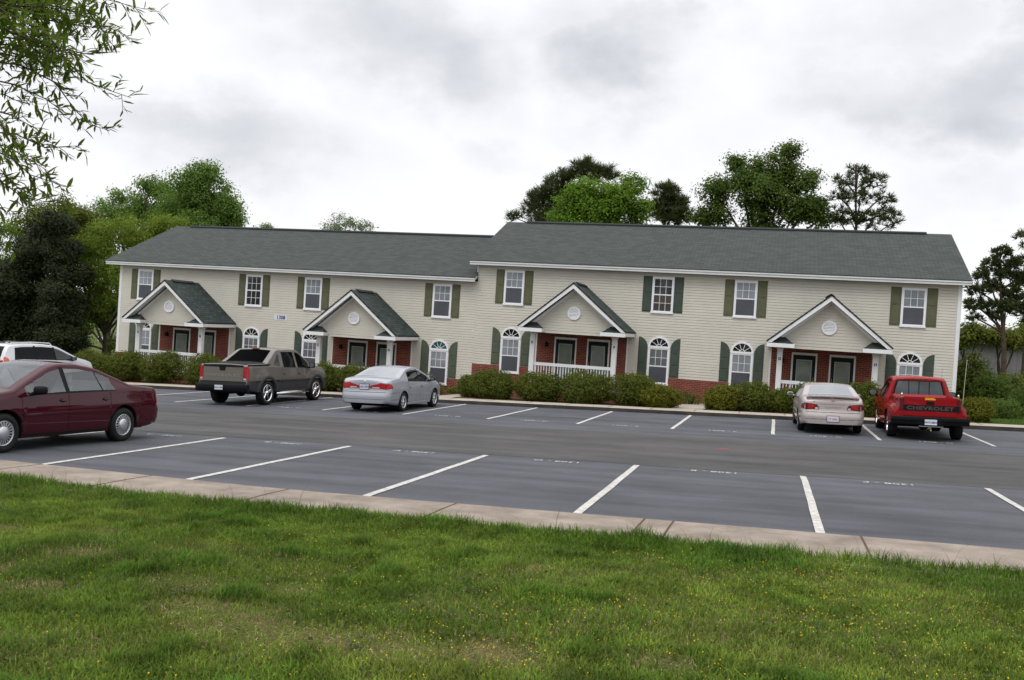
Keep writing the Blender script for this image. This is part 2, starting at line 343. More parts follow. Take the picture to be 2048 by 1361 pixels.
def thatch_mat():
    m, nt, b, N, L = node_mat('dry_thatch'); b.inputs['Roughness'].default_value = 0.95; b.inputs['Specular IOR Level'].default_value = 0.05
    g = N('ShaderNodeNewGeometry')
    def noise(sc, det):
        n = N('ShaderNodeTexNoise'); n.inputs['Scale'].default_value = sc; n.inputs['Detail'].default_value = det; n.inputs['Roughness'].default_value = 0.75; L(g.outputs['Position'], n.inputs['Vector']); return n.outputs[0]
    a, c = noise(1.3, 6), noise(70, 6)
    r = N('ShaderNodeValToRGB'); L(c, r.inputs[0]); e = r.color_ramp.elements
    e[0].position = 0.32; e[0].color = (0.055, 0.034, 0.020, 1); e[1].position = 0.68; e[1].color = (0.33, 0.255, 0.165, 1); x = e.new(0.5); x.color = (0.165, 0.115, 0.068, 1)
    r2 = N('ShaderNodeValToRGB'); L(a, r2.inputs[0]); r2.color_ramp.elements[0].position = 0.4; r2.color_ramp.elements[1].position = 0.62
    r2.color_ramp.elements[0].color = (0.42, 0.85, 0.22, 1); r2.color_ramp.elements[1].color = (0.80, 0.95, 0.62, 1)
    mx = N('ShaderNodeMix'); mx.data_type = 'RGBA'; mx.blend_type = 'MULTIPLY'; mx.inputs[0].default_value = 1; L(r.outputs[0], mx.inputs[6]); L(r2.outputs[0], mx.inputs[7]); L(mx.outputs[2], b.inputs['Base Color'])
    bp = N('ShaderNodeBump'); bp.inputs['Strength'].default_value = 0.8; bp.inputs['Distance'].default_value = 0.02; L(c, bp.inputs['Height']); L(bp.outputs[0], b.inputs['Normal']); return m
M['thatch'] = thatch_mat()
M['mulch'] = mat('pine_mulch', (0.115, 0.05, 0.03), 0.95, col2=(0.05, 0.025, 0.017), var=0.2, vscale=14, bump_=0.8, bscale=50, detail=8)

# ------------------------------------------------------------------ ground sheets
def sheet(name, xs, ys, m, off, fn=None, kind='structure'):
    mb = MB(); nx = len(xs)
    V = [(x, y, H(x, y) + (off(x, y) if callable(off) else off)) for y in ys for x in xs]
    Fc = [(j*nx+i, j*nx+i+1, (j+1)*nx+i+1, (j+1)*nx+i) for j in range(len(ys)-1) for i in range(nx-1)]
    mb.add(V, Fc, 0, True); o = mb.build(name, m); o['kind'] = kind; return o
LOT_N, LOT_F = -29.16, -6.82
gx = [-1500, -400, -150, -80, -45, -30] + list(range(-24, 26, 4)) + [26, 40, 80, 150, 400, 1500]
gy = [-600, -150, -80, -60] + [-50, -44, -40, -36, -33, -31, -30.15, -29.75, -28.0, -22.9, -18, -12.9, -9, -7.0, -6.2, -4, -1, 2, 6, 14, 40, 80, 150, 400, 1500]
def goff(x, y):
    if y <= -30.1: return 0.095
    if -29.8 <= y <= -6.9: return -0.10
    return 0.115
sheet('ground', gx, gy, M['soil'], goff)
sheet('lawn', [-40, -20, -10, -4, 0, 4, 8, 12, 16, 20, 40], [-60, -50, -44, -40, -36, -33, -31.3, -30.45], M['thatch'], 0.104)
lx = [-60, -30] + list(range(-24, 26, 4)) + [26, 60]
sheet('parking_lot', lx, [LOT_N, -26, -22.9, -18, -12.9, -9.8, LOT_F], M['asphalt'], 0.0)
# wandering edge of the newer aisle paving
def aisle():
    xs = np.linspace(-60, 60, 121); mb = MB(); V = []; Fc = []
    for x in xs:
        yf = -15.35 + 0.12*math.sin(x*0.31) + 0.08*math.sin(x*0.9+1); yn = -22.62 + 0.10*math.sin(x*0.27+2) + 0.04*math.sin(x*1.1)
        for y in (yn, -18.5, yf): V.append((x, y, H(x, y) + 0.004))
    for i in range(len(xs)-1):
        for k in range(2): Fc.append((i*3+k, (i+1)*3+k, (i+1)*3+k+1, i*3+k+1))
    mb.add(V, Fc, 0, True); o = mb.build('aisle_pavement', M['aisle']); o['kind'] = 'structure'
aisle()
# far kerb and sidewalk
def strip(mb, xs, prof, mi_list, wob=None):           # prof: list of (y, dz)
    n = len(prof)
    V = [(x, y, H(x, LOT_F if y > -10 else LOT_N) + dz - 0.0284*((y-(LOT_F if y > -10 else LOT_N)))) for x in xs for (y, dz) in prof]
    for i in range(len(xs)-1):
        for k in range(n-1):
            a = i*n+k; mb.add([V[a], V[a+n], V[a+n+1], V[a+1]], [(0,1,2,3)], mi_list[k])
xs_ = list(np.arange(-46, 61, 1.0))
mb = MB(); strip(mb, xs_, [(-6.82, -0.02), (-6.80, 0.125), (-6.77, 0.14), (-6.66, 0.142)], [1, 0, 0])
tag(mb.build('kerb', [M['concrete'], M['kerbface']]), kind='structure')
mb = MB(); strip(mb, xs_, [(-6.655, 0.132), (-6.65, 0.14), (-5.55, 0.15), (-5.545, 0.0)], [0, 0, 0])
for x in np.arange(-44, 60, 1.52):
    z = lambda y: H(x, LOT_F) + 0.144 - 0.0284*(y+6.82) + (y+6.65)*0.009
    mb.add([(x-0.012, -6.645, z(-6.645)+0.002), (x+0.012, -6.645, z(-6.645)+0.002), (x+0.012, -5.56, z(-5.56)+0.002), (x-0.012, -5.56, z(-5.56)+0.002)], [(0,1,2,3)], 1)
tag(mb.build('sidewalk', [M['concrete'], M['joint']]), kind='structure')
# side paths from the sidewalk to the walls between the flats
for x0, x1 in ((-2.75, -1.75), (6.75, 7.9), (-22.9, -21.9), (-13.1, -12.0)):
    mb = MB(); V = []
    for y in (-5.545, -3, -0.06):
        for x in (x0, x1): V.append((x, y, H(x, y) + 0.155))
    mb.add(V, [(0,1,3,2), (2,3,5,4)]); tag(mb.build('footpath', M['concrete']), kind='structure')
mb = MB(); V = []; mx_ = [-24, -20, -16, -12, -8, -4, 0, 4, 8, 12, 16, 18.4]
for y in (-5.54, -3, 0.5):
    for x in mx_: V.append((x, y, H(x, y) + 0.135 + 0.004))
n = len(mx_); mb.add(V, [(j*n+i, j*n+i+1, (j+1)*n+i+1, (j+1)*n+i) for j in range(2) for i in range(n-1)])
tag(mb.build('mulch_bed', M['mulch']), kind='structure')
# near sidewalk with dirty joints; its outer edge wanders a little
mb = MB()
def ny0(x): return LOT_N + 0.075*max(0, (4.8-x))**1.18*(1 if x > -3 else 1.0) + 0.02*math.sin(x*0.7)
V = []; xs2 = list(np.arange(-30, 40, 0.75))
for x in xs2:
    yk = ny0(x); zb = H(x, yk)
    for dy, dz in ((0.0, -0.03), (-0.02, 0.10), (-0.05, 0.118), (-0.50, 0.122), (-1.52, 0.112), (-1.53, 0.0)):
        V.append((x, yk+dy, zb+dz-0.0284*dy))
for i in range(len(xs2)-1):
    for k in range(5): a = i*6+k; mb.add([V[a+1], V[a+7], V[a+6], V[a]], [(0,1,2,3)], 0)
for x in (-8.2, -4.9, -1.6, 1.0, 2.9, 4.95, 7.07, 9.17, 9.47, 11.3, 13.5, 15.9, 18.2, 20.5):
    w = 0.011; q = []
    for dy, sk in ((-0.045, 0), (-0.5, 0.0), (-1.48, 0.0)):
        yk = ny0(x); z = H(x, yk) + (0.1205 if dy > -0.3 else 0.1250 if dy > -1 else 0.1155) - 0.0284*dy
        q += [(x-w+sk, yk+dy, z), (x+w+sk, yk+dy, z)]
    mb.add(q, [(1,0,2,3), (3,2,4,5)], 1)
o = mb.build('near_sidewalk', [M['walk'], M['joint']]); o['kind'] = 'structure'

# painted stall lines and flat numbers
def line(x0, y0, x1, y1, w=0.1, n=8):
    mb = MB(); V = []
    for i in range(n+1):
        t = i/n; x = x0+(x1-x0)*t; y = y0+(y1-y0)*t
        j = random.uniform(-0.008, 0.008)
        for s in (-1, 1): V.append((x+s*w/2+j, y, H(x, y)+0.008))
    mb.add(V, [(2*i, 2*i+1, 2*i+3, 2*i+2) for i in range(n)]); o = mb.build('parking_line', M['paint_white']); o['kind'] = 'structure'
FX0 = -6.079
for i in range(-6, 13):
    x = FX0 + i*2.743
    line(x-0.02, LOT_F-0.15, x, -12.9)
for i in range(-8, 12):
    x = 0.42 + i*2.635 if i >= 0 else 0.42 + i*2.743
    line(x, ny0(x), -0.237 + i*2.79 if i >= 0 else -0.237 + i*2.743, -22.80)
def stall_text(s, x, y, rot, size=0.26):
    mb = MB(); c, sn = math.cos(rot), math.sin(rot)
    def fn(a, b, d):
        X = x+a*c-b*sn; Y = y+a*sn+b*c; return (X, Y, H(X, Y)+0.008+d)
    add_text(mb, s, size, fn, depth=0.001); o = mb.build('stall_number', M['paint_white']); o['kind'] = 'structure'
for i, ch in zip(range(-3, 9), 'ABBCCDDEFGHH'):
    stall_text('1308 - ' + ch, FX0 + (i+0.5)*2.743, -12.65, 0.0, 0.24)
for i, ch in zip(range(-1, 7), 'ABCDEFGH'):
    stall_text('1308 - ' + ch, -0.11 + (i+0.5)*2.743, -23.05, math.pi, 0.24)
# red survey paint spot on the aisle
mb = MB(); c = (9.35, -18.45)
pts = [(c[0]+0.16*math.cos(a)*(1+0.3*math.sin(3*a)), c[1]+0.11*math.sin(a)*(1+0.25*math.cos(2*a))) for a in np.linspace(0, 2*math.pi, 14)[:-1]]
mb.add([(x, y, H(x, y)+0.008) for x, y in pts], [tuple(range(13))]); o = mb.build('paint_mark', mat('red_spray_paint', (0.30, 0.045, 0.05), 0.8, var=0.3, vscale=20)); o['kind'] = 'structure'
# ------------------------------------------------------------------ the apartment building
XL, XM, XR = -22.06, -2.80, 17.03
DEP = 10.0
EAVE = 5.005                       # fascia bottom of the right section; the left section sits 0.766 lower
DZ = -0.766
bld = empty('apartment_building', (-2.5, 0.0, -1.2), 'two storey cream sided apartment building with four gabled brick porches', 'building')
BO = tuple(bld.location)
def bpart(mb, name, mats, parent=None, bevel=0.0):
    return mb.build(name, mats, parent or bld, BO, bevel)
def siding_sheet(mb, x0, x1, z0, z1, y, lap=0.114, mi=0, lip=0.012):
    z = z0; k = 0
    while z < z1-1e-4:
        zt = min(z+lap, z1); zg = max(z+0.02, zt-0.013); a, b_, c = y-lip-0.008, y-0.012, y+0.004
        mb.add([(x0, a, z), (x1, a, z), (x1, b_, zg), (x0, b_, zg), (x1, c, zg+0.003), (x0, c, zg+0.003), (x1, c, zt), (x0, c, zt), (x1, a, zt), (x0, a, zt)], [(0,1,2,3), (3,2,4,5), (5,4,6,7), (7,6,8,9)], mi)
        z = zt
def wall_section(x0, x1, dz, ovl, ovr):
    ev = EAVE + dz; base = 0.58 + dz; rz = ev + 0.17 + 2.42
    mb = MB()
    # core with gable ends
    poly = [(0.0, -3.2), (DEP, -3.2), (DEP, ev), (DEP/2, rz-0.2), (0.0, ev)]
    for x, flip in ((x0, 1), (x1, 0)):
        p = [(x, y, z) for y, z in poly]; mb.add(p, [tuple(range(5))[::-1] if flip else tuple(range(5))])
    mb.add([(x0,0,-3.2),(x1,0,-3.2),(x1,0,ev),(x0,0,ev)], [(0,1,2,3)]); mb.add([(x0,DEP,-3.2),(x1,DEP,-3.2),(x1,DEP,ev),(x0,DEP,ev)], [(3,2,1,0)])
    siding_sheet(mb, x0, x1, base, ev+0.02, -0.006)
    # end wall laps
    for x, s in ((x0, -1), (x1, 1)):
        z = base
        while z < rz-0.3:
            zt = z+0.114; ya = 0 if zt < ev else (zt-ev)/(rz-0.2-ev)*DEP/2
            if DEP-2*ya > 0.1:
                mb.add([(x+s*0.012, ya, z), (x+s*0.012, DEP-ya, z), (x+s*0.001, DEP-ya, zt), (x+s*0.001, ya, zt)], [(0,1,2,3) if s > 0 else (3,2,1,0)])
            z = zt
    bpart(mb, 'wall', M['siding'])
    # corner boards
    for x, s in ((x0, -1), (x1, 1)):
        if (s > 0 and dz) or (s < 0 and not dz): continue
        mb = MB(); zb = base if not (s < 0 and not dz) else base
        mb.box((min(x, x-s*0.11), -0.03, zb), (max(x, x-s*0.11), -0.014, ev+0.01)); mb.box((x if s > 0 else x-0.03, -0.03, zb), (x+0.03 if s > 0 else x, 0.1, ev+0.01))
        bpart(mb, 'corner_board', M['white'])
    # brick base
    mb = MB(); mb.box((x0-0.035, -0.045, -3.2), (x1+0.035, DEP+0.03, base)); bpart(mb, 'brick_base', M['brick'])
    # soffit and fascia
    a, b = x0-ovl, x1+ovr
    mb = MB(); mb.box((a, -0.415, ev), (b, -0.395, ev+0.19)); mb.box((a+0.01, -0.393, ev+0.012), (b-0.01, -0.015, ev+0.03)); mb.box((a, -0.455, ev+0.10), (b, -0.417, ev+0.185))
    bpart(mb, 'fascia', M['white'])
    # rake boards along both gable ends
    for x in ((a+0.005, a+0.03), (b-0.03, b-0.005)):
        mb = MB(); q = [(-0.42, ev+0.02), (-0.42, ev+0.165), (DEP/2, rz-0.06), (DEP/2, rz-0.22)]
        for p in (q, [(DEP-y, z) for y, z in q][::-1]):
            mb.add([(x[0], y, z) for y, z in p], [(3,2,1,0) if p is q else (0,1,2,3)]); mb.add([(x[1], y, z) for y, z in p], [(0,1,2,3) if p is q else (3,2,1,0)])
            mb.add([(x[0], p[0][0], p[0][1]), (x[1], p[0][0], p[0][1]), (x[1], p[3][0], p[3][1]), (x[0], p[3][0], p[3][1])], [(0,1,2,3)])
        bpart(mb, 'rake_board', M['white'])
    # roof
    mb = MB(); e0 = ev+0.19
    mb.slab([(a-0.02, -0.48, e0), (b+0.02, -0.48, e0), (b+0.02, DEP/2, rz), (a-0.02, DEP/2, rz)], 0.03)
    mb.slab([(a-0.02, DEP/2, rz), (b+0.02, DEP/2, rz), (b+0.02, DEP+0.48, e0), (a-0.02, DEP+0.48, e0)], 0.03)
    rf = bpart(mb, 'roof', M['shingle'])
    mb = MB(); c0, c1 = a+1.0, b-1.0
    mb.prism_y([(0,0)]*3, 0, 0) if False else None
    for s in (1, -1):
        mb.add([(c0, DEP/2, rz+0.075), (c1, DEP/2, rz+0.075), (c1, DEP/2-s*0.17, rz+0.0), (c0, DEP/2-s*0.17, rz+0.0), (c0, DEP/2-s*0.17, rz-0.06), (c1, DEP/2-s*0.17, rz-0.06)], [(0,1,2,3), (3,2,5,4)] if s < 0 else [(3,2,1,0), (4,5,2,3)])
    bpart(mb, 'ridge_vent', M['ridge'], rf)
    return rf
wall_section(XM, XR, 0.0, 0.30, 0.27)
wall_section(XL, XM, DZ, 0.60, -0.03)
# small return of the right section's eave over the lower roof
mb = MB(); mb.box((XM-0.045, -0.06, EAVE-0.31), (XM-0.005, -0.02, EAVE-0.005)); bpart(mb, 'corner_board', M['white'])

# --- windows
def pane_mat(name, base, stripe, pitch=0.03, rough=0.05):
    m, nt, b, N, L = node_mat(name); b.inputs['Roughness'].default_value = rough; b.inputs['Specular IOR Level'].default_value = 0.9
    g = N('ShaderNodeNewGeometry'); sp = N('ShaderNodeSeparateXYZ'); L(g.outputs['Position'], sp.inputs[0])
    mm = N('ShaderNodeMath'); mm.operation = 'MULTIPLY'; mm.inputs[1].default_value = 6.2832/pitch; L(sp.outputs[2], mm.inputs[0])
    si = N('ShaderNodeMath'); si.operation = 'SINE'; L(mm.outputs[0], si.inputs[0])
    mr = N('ShaderNodeMapRange'); L(si.outputs[0], mr.inputs[0]); mr.inputs[1].default_value = -1; mr.inputs[2].default_value = 1
    n = N('ShaderNodeTexNoise'); n.inputs['Scale'].default_value = 1.3; n.inputs['Detail'].default_value = 3; L(g.outputs['Position'], n.inputs['Vector'])
    mx = N('ShaderNodeMix'); mx.data_type = 'RGBA'; L(mr.outputs[0], mx.inputs[0]); mx.inputs[6].default_value = (*base, 1); mx.inputs[7].default_value = (*stripe, 1)
    mr2 = N('ShaderNodeMapRange'); L(n.outputs[0], mr2.inputs[0]); mr2.inputs[1].default_value = 0.3; mr2.inputs[2].default_value = 0.7; mr2.inputs[3].default_value = 0.7; mr2.inputs[4].default_value = 1.2
    sv = N('ShaderNodeVectorMath'); sv.operation = 'SCALE'; L(mx.outputs[2], sv.inputs[0]); L(mr2.outputs[0], sv.inputs['Scale']); L(sv.outputs[0], b.inputs['Base Color'])
    return m
M['blind'] = pane_mat('glass_over_blinds', (0.21, 0.235, 0.265), (0.28, 0.305, 0.335))
M['blind_dim'] = pane_mat('glass_over_dim_blinds', (0.10, 0.11, 0.125), (0.15, 0.16, 0.18))
M['screen'] = pane_mat('insect_screen', (0.034, 0.039, 0.053), (0.048, 0.054, 0.070), rough=0.5)
M['darkpane'] = pane_mat('glass_over_dark_room', (0.022, 0.023, 0.028), (0.032, 0.032, 0.036))
M['curtain'] = pane_mat('screen_over_brown_curtain', (0.05, 0.035, 0.028), (0.03, 0.022, 0.02), 0.5, rough=0.3)
M['teal'] = pane_mat('teal_fanlight_glass', (0.02, 0.075, 0.09), (0.025, 0.085, 0.10))
M['black_pane'] = pane_mat('dark_fanlight_glass', (0.008, 0.008, 0.010), (0.012, 0.012, 0.013))
WW = 0.92
M['dimbar'] = mat('muntin_behind_screen', (0.085, 0.092, 0.115), 0.6)
def sash(mb, x0, x1, z0, z1, y, fr=0.05, cols=3, rows=2, bar=0.018, mi=0):
    mb.box((x0, y-0.03, z0), (x0+fr, y, z1)); mb.box((x1-fr, y-0.03, z0), (x1, y, z1))
    mb.box((x0+fr, y-0.03, z0), (x1-fr, y, z0+fr)); mb.box((x0+fr, y-0.03, z1-fr), (x1-fr, y, z1))
    w, h = x1-x0-2*fr, z1-z0-2*fr
    for i in range(1, cols): x = x0+fr+w*i/cols; mb.box((x-bar/2, y-0.022, z0+fr), (x+bar/2, y-0.006, z1-fr), mi)
    for j in range(1, rows): z = z0+fr+h*j/rows; mb.box((x0+fr, y-0.020, z-bar/2), (x1-fr, y-0.007, z+bar/2), mi)
def pane(x0, x1, z0, z1, y, m, par, name='pane'):
    mb = MB(); mb.box((x0, y-0.012, z0), (x1, y, z1)); bpart(mb, name, m, par)
def double_hung(xc, zt, zb, up, lo, zmid=None, y=-0.032):
    x0, x1 = xc-WW/2, xc+WW/2; zm = zmid or (zt+zb)/2
    mb = MB(); c = 0.045
    mb.box((x0, y-0.03, zb), (x0+c, 0, zt)); mb.box((x1-c, y-0.03, zb), (x1, 0, zt)); mb.box((x0+c, y-0.03, zt-c), (x1-c, 0, zt)); mb.box((x0-0.02, y-0.045, zb-0.03), (x1+0.02, 0, zb+0.04))
    w = bpart(mb, 'window', M['vinyl'])
    mb = MB(); sash(mb, x0+c, x1-c, zm-0.02, zt-c, y+0.004); bpart(mb, 'upper_sash', M['vinyl'], w)
    mb = MB(); sash(mb, x0+c, x1-c, zb+0.04, zm+0.03, y+0.002, 0.045, mi=1); bpart(mb, 'lower_sash', [M['vinyl'], M['dimbar'] if lo is M['screen'] else M['vinyl']], w)
    pane(x0+c+0.04, x1-c-0.04, zm, zt-c-0.03, y+0.002, up, w)
    pane(x0+c+0.04, x1-c-0.04, zb+0.06, zm+0.01, y-0.002, lo, w)
    return w
def arch_pts(xc, zs, rx, rz, n=16, a0=0, a1=math.pi):
    return [(xc+rx*math.cos(a0+(a1-a0)*i/n), zs+rz*math.sin(a0+(a1-a0)*i/n)) for i in range(n+1)]
def arched_window(xc, zs, zb, up, lo, fan):
    zt = zs-0.02; w = double_hung(xc, zt, zb, up, lo, zmid=zb+0.76)
    r = WW/2; mb = MB(); y = -0.032
    outer = arch_pts(xc, zs, r, r*0.96); inner = arch_pts(xc, zs, r-0.075, r*0.96-0.075)
    for i in range(16):
        a, b, c, d = outer[i], outer[i+1], inner[i+1], inner[i]
        mb.add([(a[0], y-0.035, a[1]), (b[0], y-0.035, b[1]), (c[0], y-0.035, c[1]), (d[0], y-0.035, d[1])], [(3,2,1,0)])
        mb.add([(a[0], y-0.035, a[1]), (b[0], y-0.035, b[1]), (b[0], 0, b[1]), (a[0], 0, a[1])], [(0,1,2,3)])
        mb.add([(c[0], y-0.035, c[1]), (d[0], y-0.035, d[1]), (d[0], 0, d[1]), (c[0], 0, c[1])], [(0,1,2,3)])
    mb.box((xc-r, y-0.042, zs-0.06), (xc+r, 0, zs+0.035))
    # fan bars: a small hub arch and five spokes
    hub = arch_pts(xc, zs, 0.12, 0.12, 8); hub2 = arch_pts(xc, zs, 0.095, 0.095, 8)
    for i in range(8):
        mb.add([(hub[i][0], y-0.02, hub[i][1]), (hub[i+1][0], y-0.02, hub[i+1][1]), (hub2[i+1][0], y-0.02, hub2[i+1][1]), (hub2[i][0], y-0.02, hub2[i][1])], [(3,2,1,0)])
    for k in range(1, 5):
        a = math.pi*k/5; ca, sa = math.cos(a), math.sin(a); t = 0.010
        p = [(xc+0.11*ca-t*sa, zs+0.11*sa+t*ca), (xc+0.11*ca+t*sa, zs+0.11*sa-t*ca), (xc+0.40*ca+t*sa, zs+0.385*sa-t*ca), (xc+0.40*ca-t*sa, zs+0.385*sa+t*ca)]
        mb.add([(q[0], y-0.022, q[1]) for q in p], [(0,1,2,3)])
    bpart(mb, 'arched_fanlight', M['vinyl'], w)
    mb = MB(); mb.prism_y([(xc-r+0.06, zs+0.02)] + arch_pts(xc, zs, r-0.07, r*0.96-0.07, 14)[::-1][1:-1] + [(xc+r-0.06, zs+0.02)], y-0.008, -0.012); 
    bpart(mb, 'fanlight_pane', fan, w)
    return w
def raised_panel(mb, x0, x1, z0, z1, y):
    mb.box((x0, y-0.010, z0), (x1, y, z1)); i = 0.022; mb.box((x0+i, y-0.016, z0+i), (x1-i, y-0.009, z1-i))
def shutter(x0, x1, z0, z1, m):
    mb = MB(); mb.box((x0, -0.038, z0), (x1, -0.013, z1)); h = z1-z0; b = 0.045
    raised_panel(mb, x0+b, x1-b, z0+b, z0+h*0.53-b*0.5, -0.037); raised_panel(mb, x0+b, x1-b, z0+h*0.53+b*0.5, z1-b, -0.037)
    return bpart(mb, 'shutter', m, bevel=0.004)
def arched_shutter(xo, xi, z0, zs, zt, m):        # quarter-round top, tallest at the outer edge
    n = 9; pts = [(xi + (xo-xi)*(1-math.cos(math.pi/2*i/n)), zs + (zt-zs)*math.sin(math.pi/2*i/n)) for i in range(n+1)]
    poly = [(xo, z0), (xi, z0)] + pts
    if xi < xo: poly = poly[::-1]
    mb = MB(); mb.prism_y(poly, -0.038, -0.013); b = 0.045; a, c = min(xo, xi)+b, max(xo, xi)-b; H_ = zs-z0
    raised_panel(mb, a, c, z0+b, z0+H_*0.40, -0.037); raised_panel(mb, a, c, z0+H_*0.40+b, z0+H_*0.80, -0.037)
    pi_ = [(xi + (xo-xi)*(1-math.cos(math.pi/2*i/n))*0.80 + (xo-xi)*0.12, zs-0.02 + (zt-zs-0.07)*math.sin(math.pi/2*i/n)) for i in range(n+1)]
    pl = [(xo-(xo-xi)*0.12, z0+H_*0.80+b), (xi+(xo-xi)*0.12, z0+H_*0.80+b)] + pi_[:-1]+[(xo-(xo-xi)*0.12, pi_[-1][1])]
    if xi < xo: pl = pl[::-1]
    mb.prism_y(pl, -0.047, -0.036)
    return bpart(mb, 'arched_shutter', m, bevel=0.003)
SW = 0.39
upper = [(-20.50, DZ, 'blind', 'screen', 'olive'), (-14.24, DZ, 'darkpane', 'darkpane', 'olive'), (-11.03, DZ, 'blind', 'screen', 'olive'), (-4.465, DZ, 'blind', 'screen', 'olive'),
         (-1.08, 0, 'blind', 'screen', 'olive'), (5.51, 0, 'darkpane', 'curtain', 'bluegreen'), (8.917, 0, 'blind', 'screen', 'olive'), (15.345, 0, 'blind', 'screen', 'olive')]
for xc, dz, up, lo, sm in upper:
    double_hung(xc, 4.838+dz, 3.313+dz, M[up], M[lo])
    for s in (-1, 1):
        a, b = xc+s*(WW/2+0.005), xc+s*(WW/2+0.005+SW); shutter(min(a, b), max(a, b), 3.335+dz, 4.86+dz, M[sm])
lower = [(-20.45, DZ, 'blind', 'screen', 'greygreen', 'black_pane'), (-14.24, DZ, 'blind_dim', 'screen', 'bluegreen', 'black_pane'), (-11.0, DZ, 'blind_dim', 'screen', 'bluegreen', 'black_pane'), (-4.465, DZ, 'blind', 'screen', 'greygreen', 'teal'),
         (-1.08, 0, 'blind', 'screen', 'greygreen', 'black_pane'), (5.495, 0, 'blind_dim', 'screen', 'bluegreen', 'black_pane'), (8.92, 0, 'blind', 'screen', 'bluegreen', 'black_pane'), (15.345, 0, 'blind', 'screen', 'bluegreen', 'black_pane')]
for xc, dz, up, lo, sm, fan in lower:
    arched_window(xc, 1.865+dz, 0.275+dz, M[up], M[lo], M[fan])
    for s in (-1, 1):
        arched_shutter(xc+s*(WW/2+0.03+SW), xc+s*(WW/2+0.03), 0.60+dz, 1.82+dz, 2.26+dz, M[sm])
# --- number sign
mb = MB(); mb.box((-13.04, -0.032, 1.955), (-12.33, -0.012, 2.205)); sg = bpart(mb, 'number_sign', mat('sign_plate', (0.62, 0.66, 0.74), 0.5))
mb = MB(); add_text(mb, '1308', 0.24, lambda a, b, d: (-12.685+a, -0.034-d, 2.078+b), depth=0.003, bold=0.006, sx=0.95, spacing=1.05); bpart(mb, 'number_digits', M['ink'], sg)

# --- doors
M['doorglass'] = pane_mat('etched_door_glass', (0.16, 0.195, 0.175), (0.205, 0.235, 0.215), 0.07, rough=0.12)
M['doorframe'] = mat('door_light_frame', (0.30, 0.36, 0.34), 0.45)
def door(xc, zf, par_cx):
    w, h = 1.0, 2.08; x0, x1 = xc-w/2, xc+w/2; y = -0.062; t = 0.065
    mb = MB(); mb.box((x0, y-0.02, zf), (x0+t, -0.05, zf+h)); mb.box((x1-t, y-0.02, zf), (x1, -0.05, zf+h)); mb.box((x0+t, y-0.02, zf+h-t), (x1-t, -0.05, zf+h)); mb.box((x0, y-0.028, zf+h), (x1, -0.05, zf+h+0.03))
    fr = bpart(mb, 'door_frame', M['white'])
    mb = MB(); mb.box((x0+t, y-0.006, zf+0.02), (x1-t, -0.052, zf+h-t)); dl = bpart(mb, 'door', M['door'])
    gx0, gx1, g0, g1 = xc-0.27, xc+0.27, zf+0.26, zf+1.80; e = 0.032
    mb = MB(); mb.box((gx0-e, y-0.018, g0-e), (gx0, y-0.005, g1+e)); mb.box((gx1, y-0.018, g0-e), (gx1+e, y-0.005, g1+e)); mb.box((gx0, y-0.018, g1), (gx1, y-0.005, g1+e)); mb.box((gx0, y-0.018, g0-e), (gx1, y-0.005, g0))
    bpart(mb, 'glass_frame', M['doorframe'], dl)
    mb = MB(); mb.box((gx0, y-0.012, g0), (gx1, y-0.0055, g1)); bpart(mb, 'door_glass', M['doorglass'], dl)
    hx = x1-t-0.06 if xc < par_cx else x0+t+0.06
    mb = MB(); mb.ell((hx, y-0.05, zf+0.98), (0.026, 0.032, 0.026)); mb.box((hx-0.012, y-0.03, zf+0.9), (hx+0.012, y-0.005, zf+1.13)); bpart(mb, 'handle', M['brass'], dl)
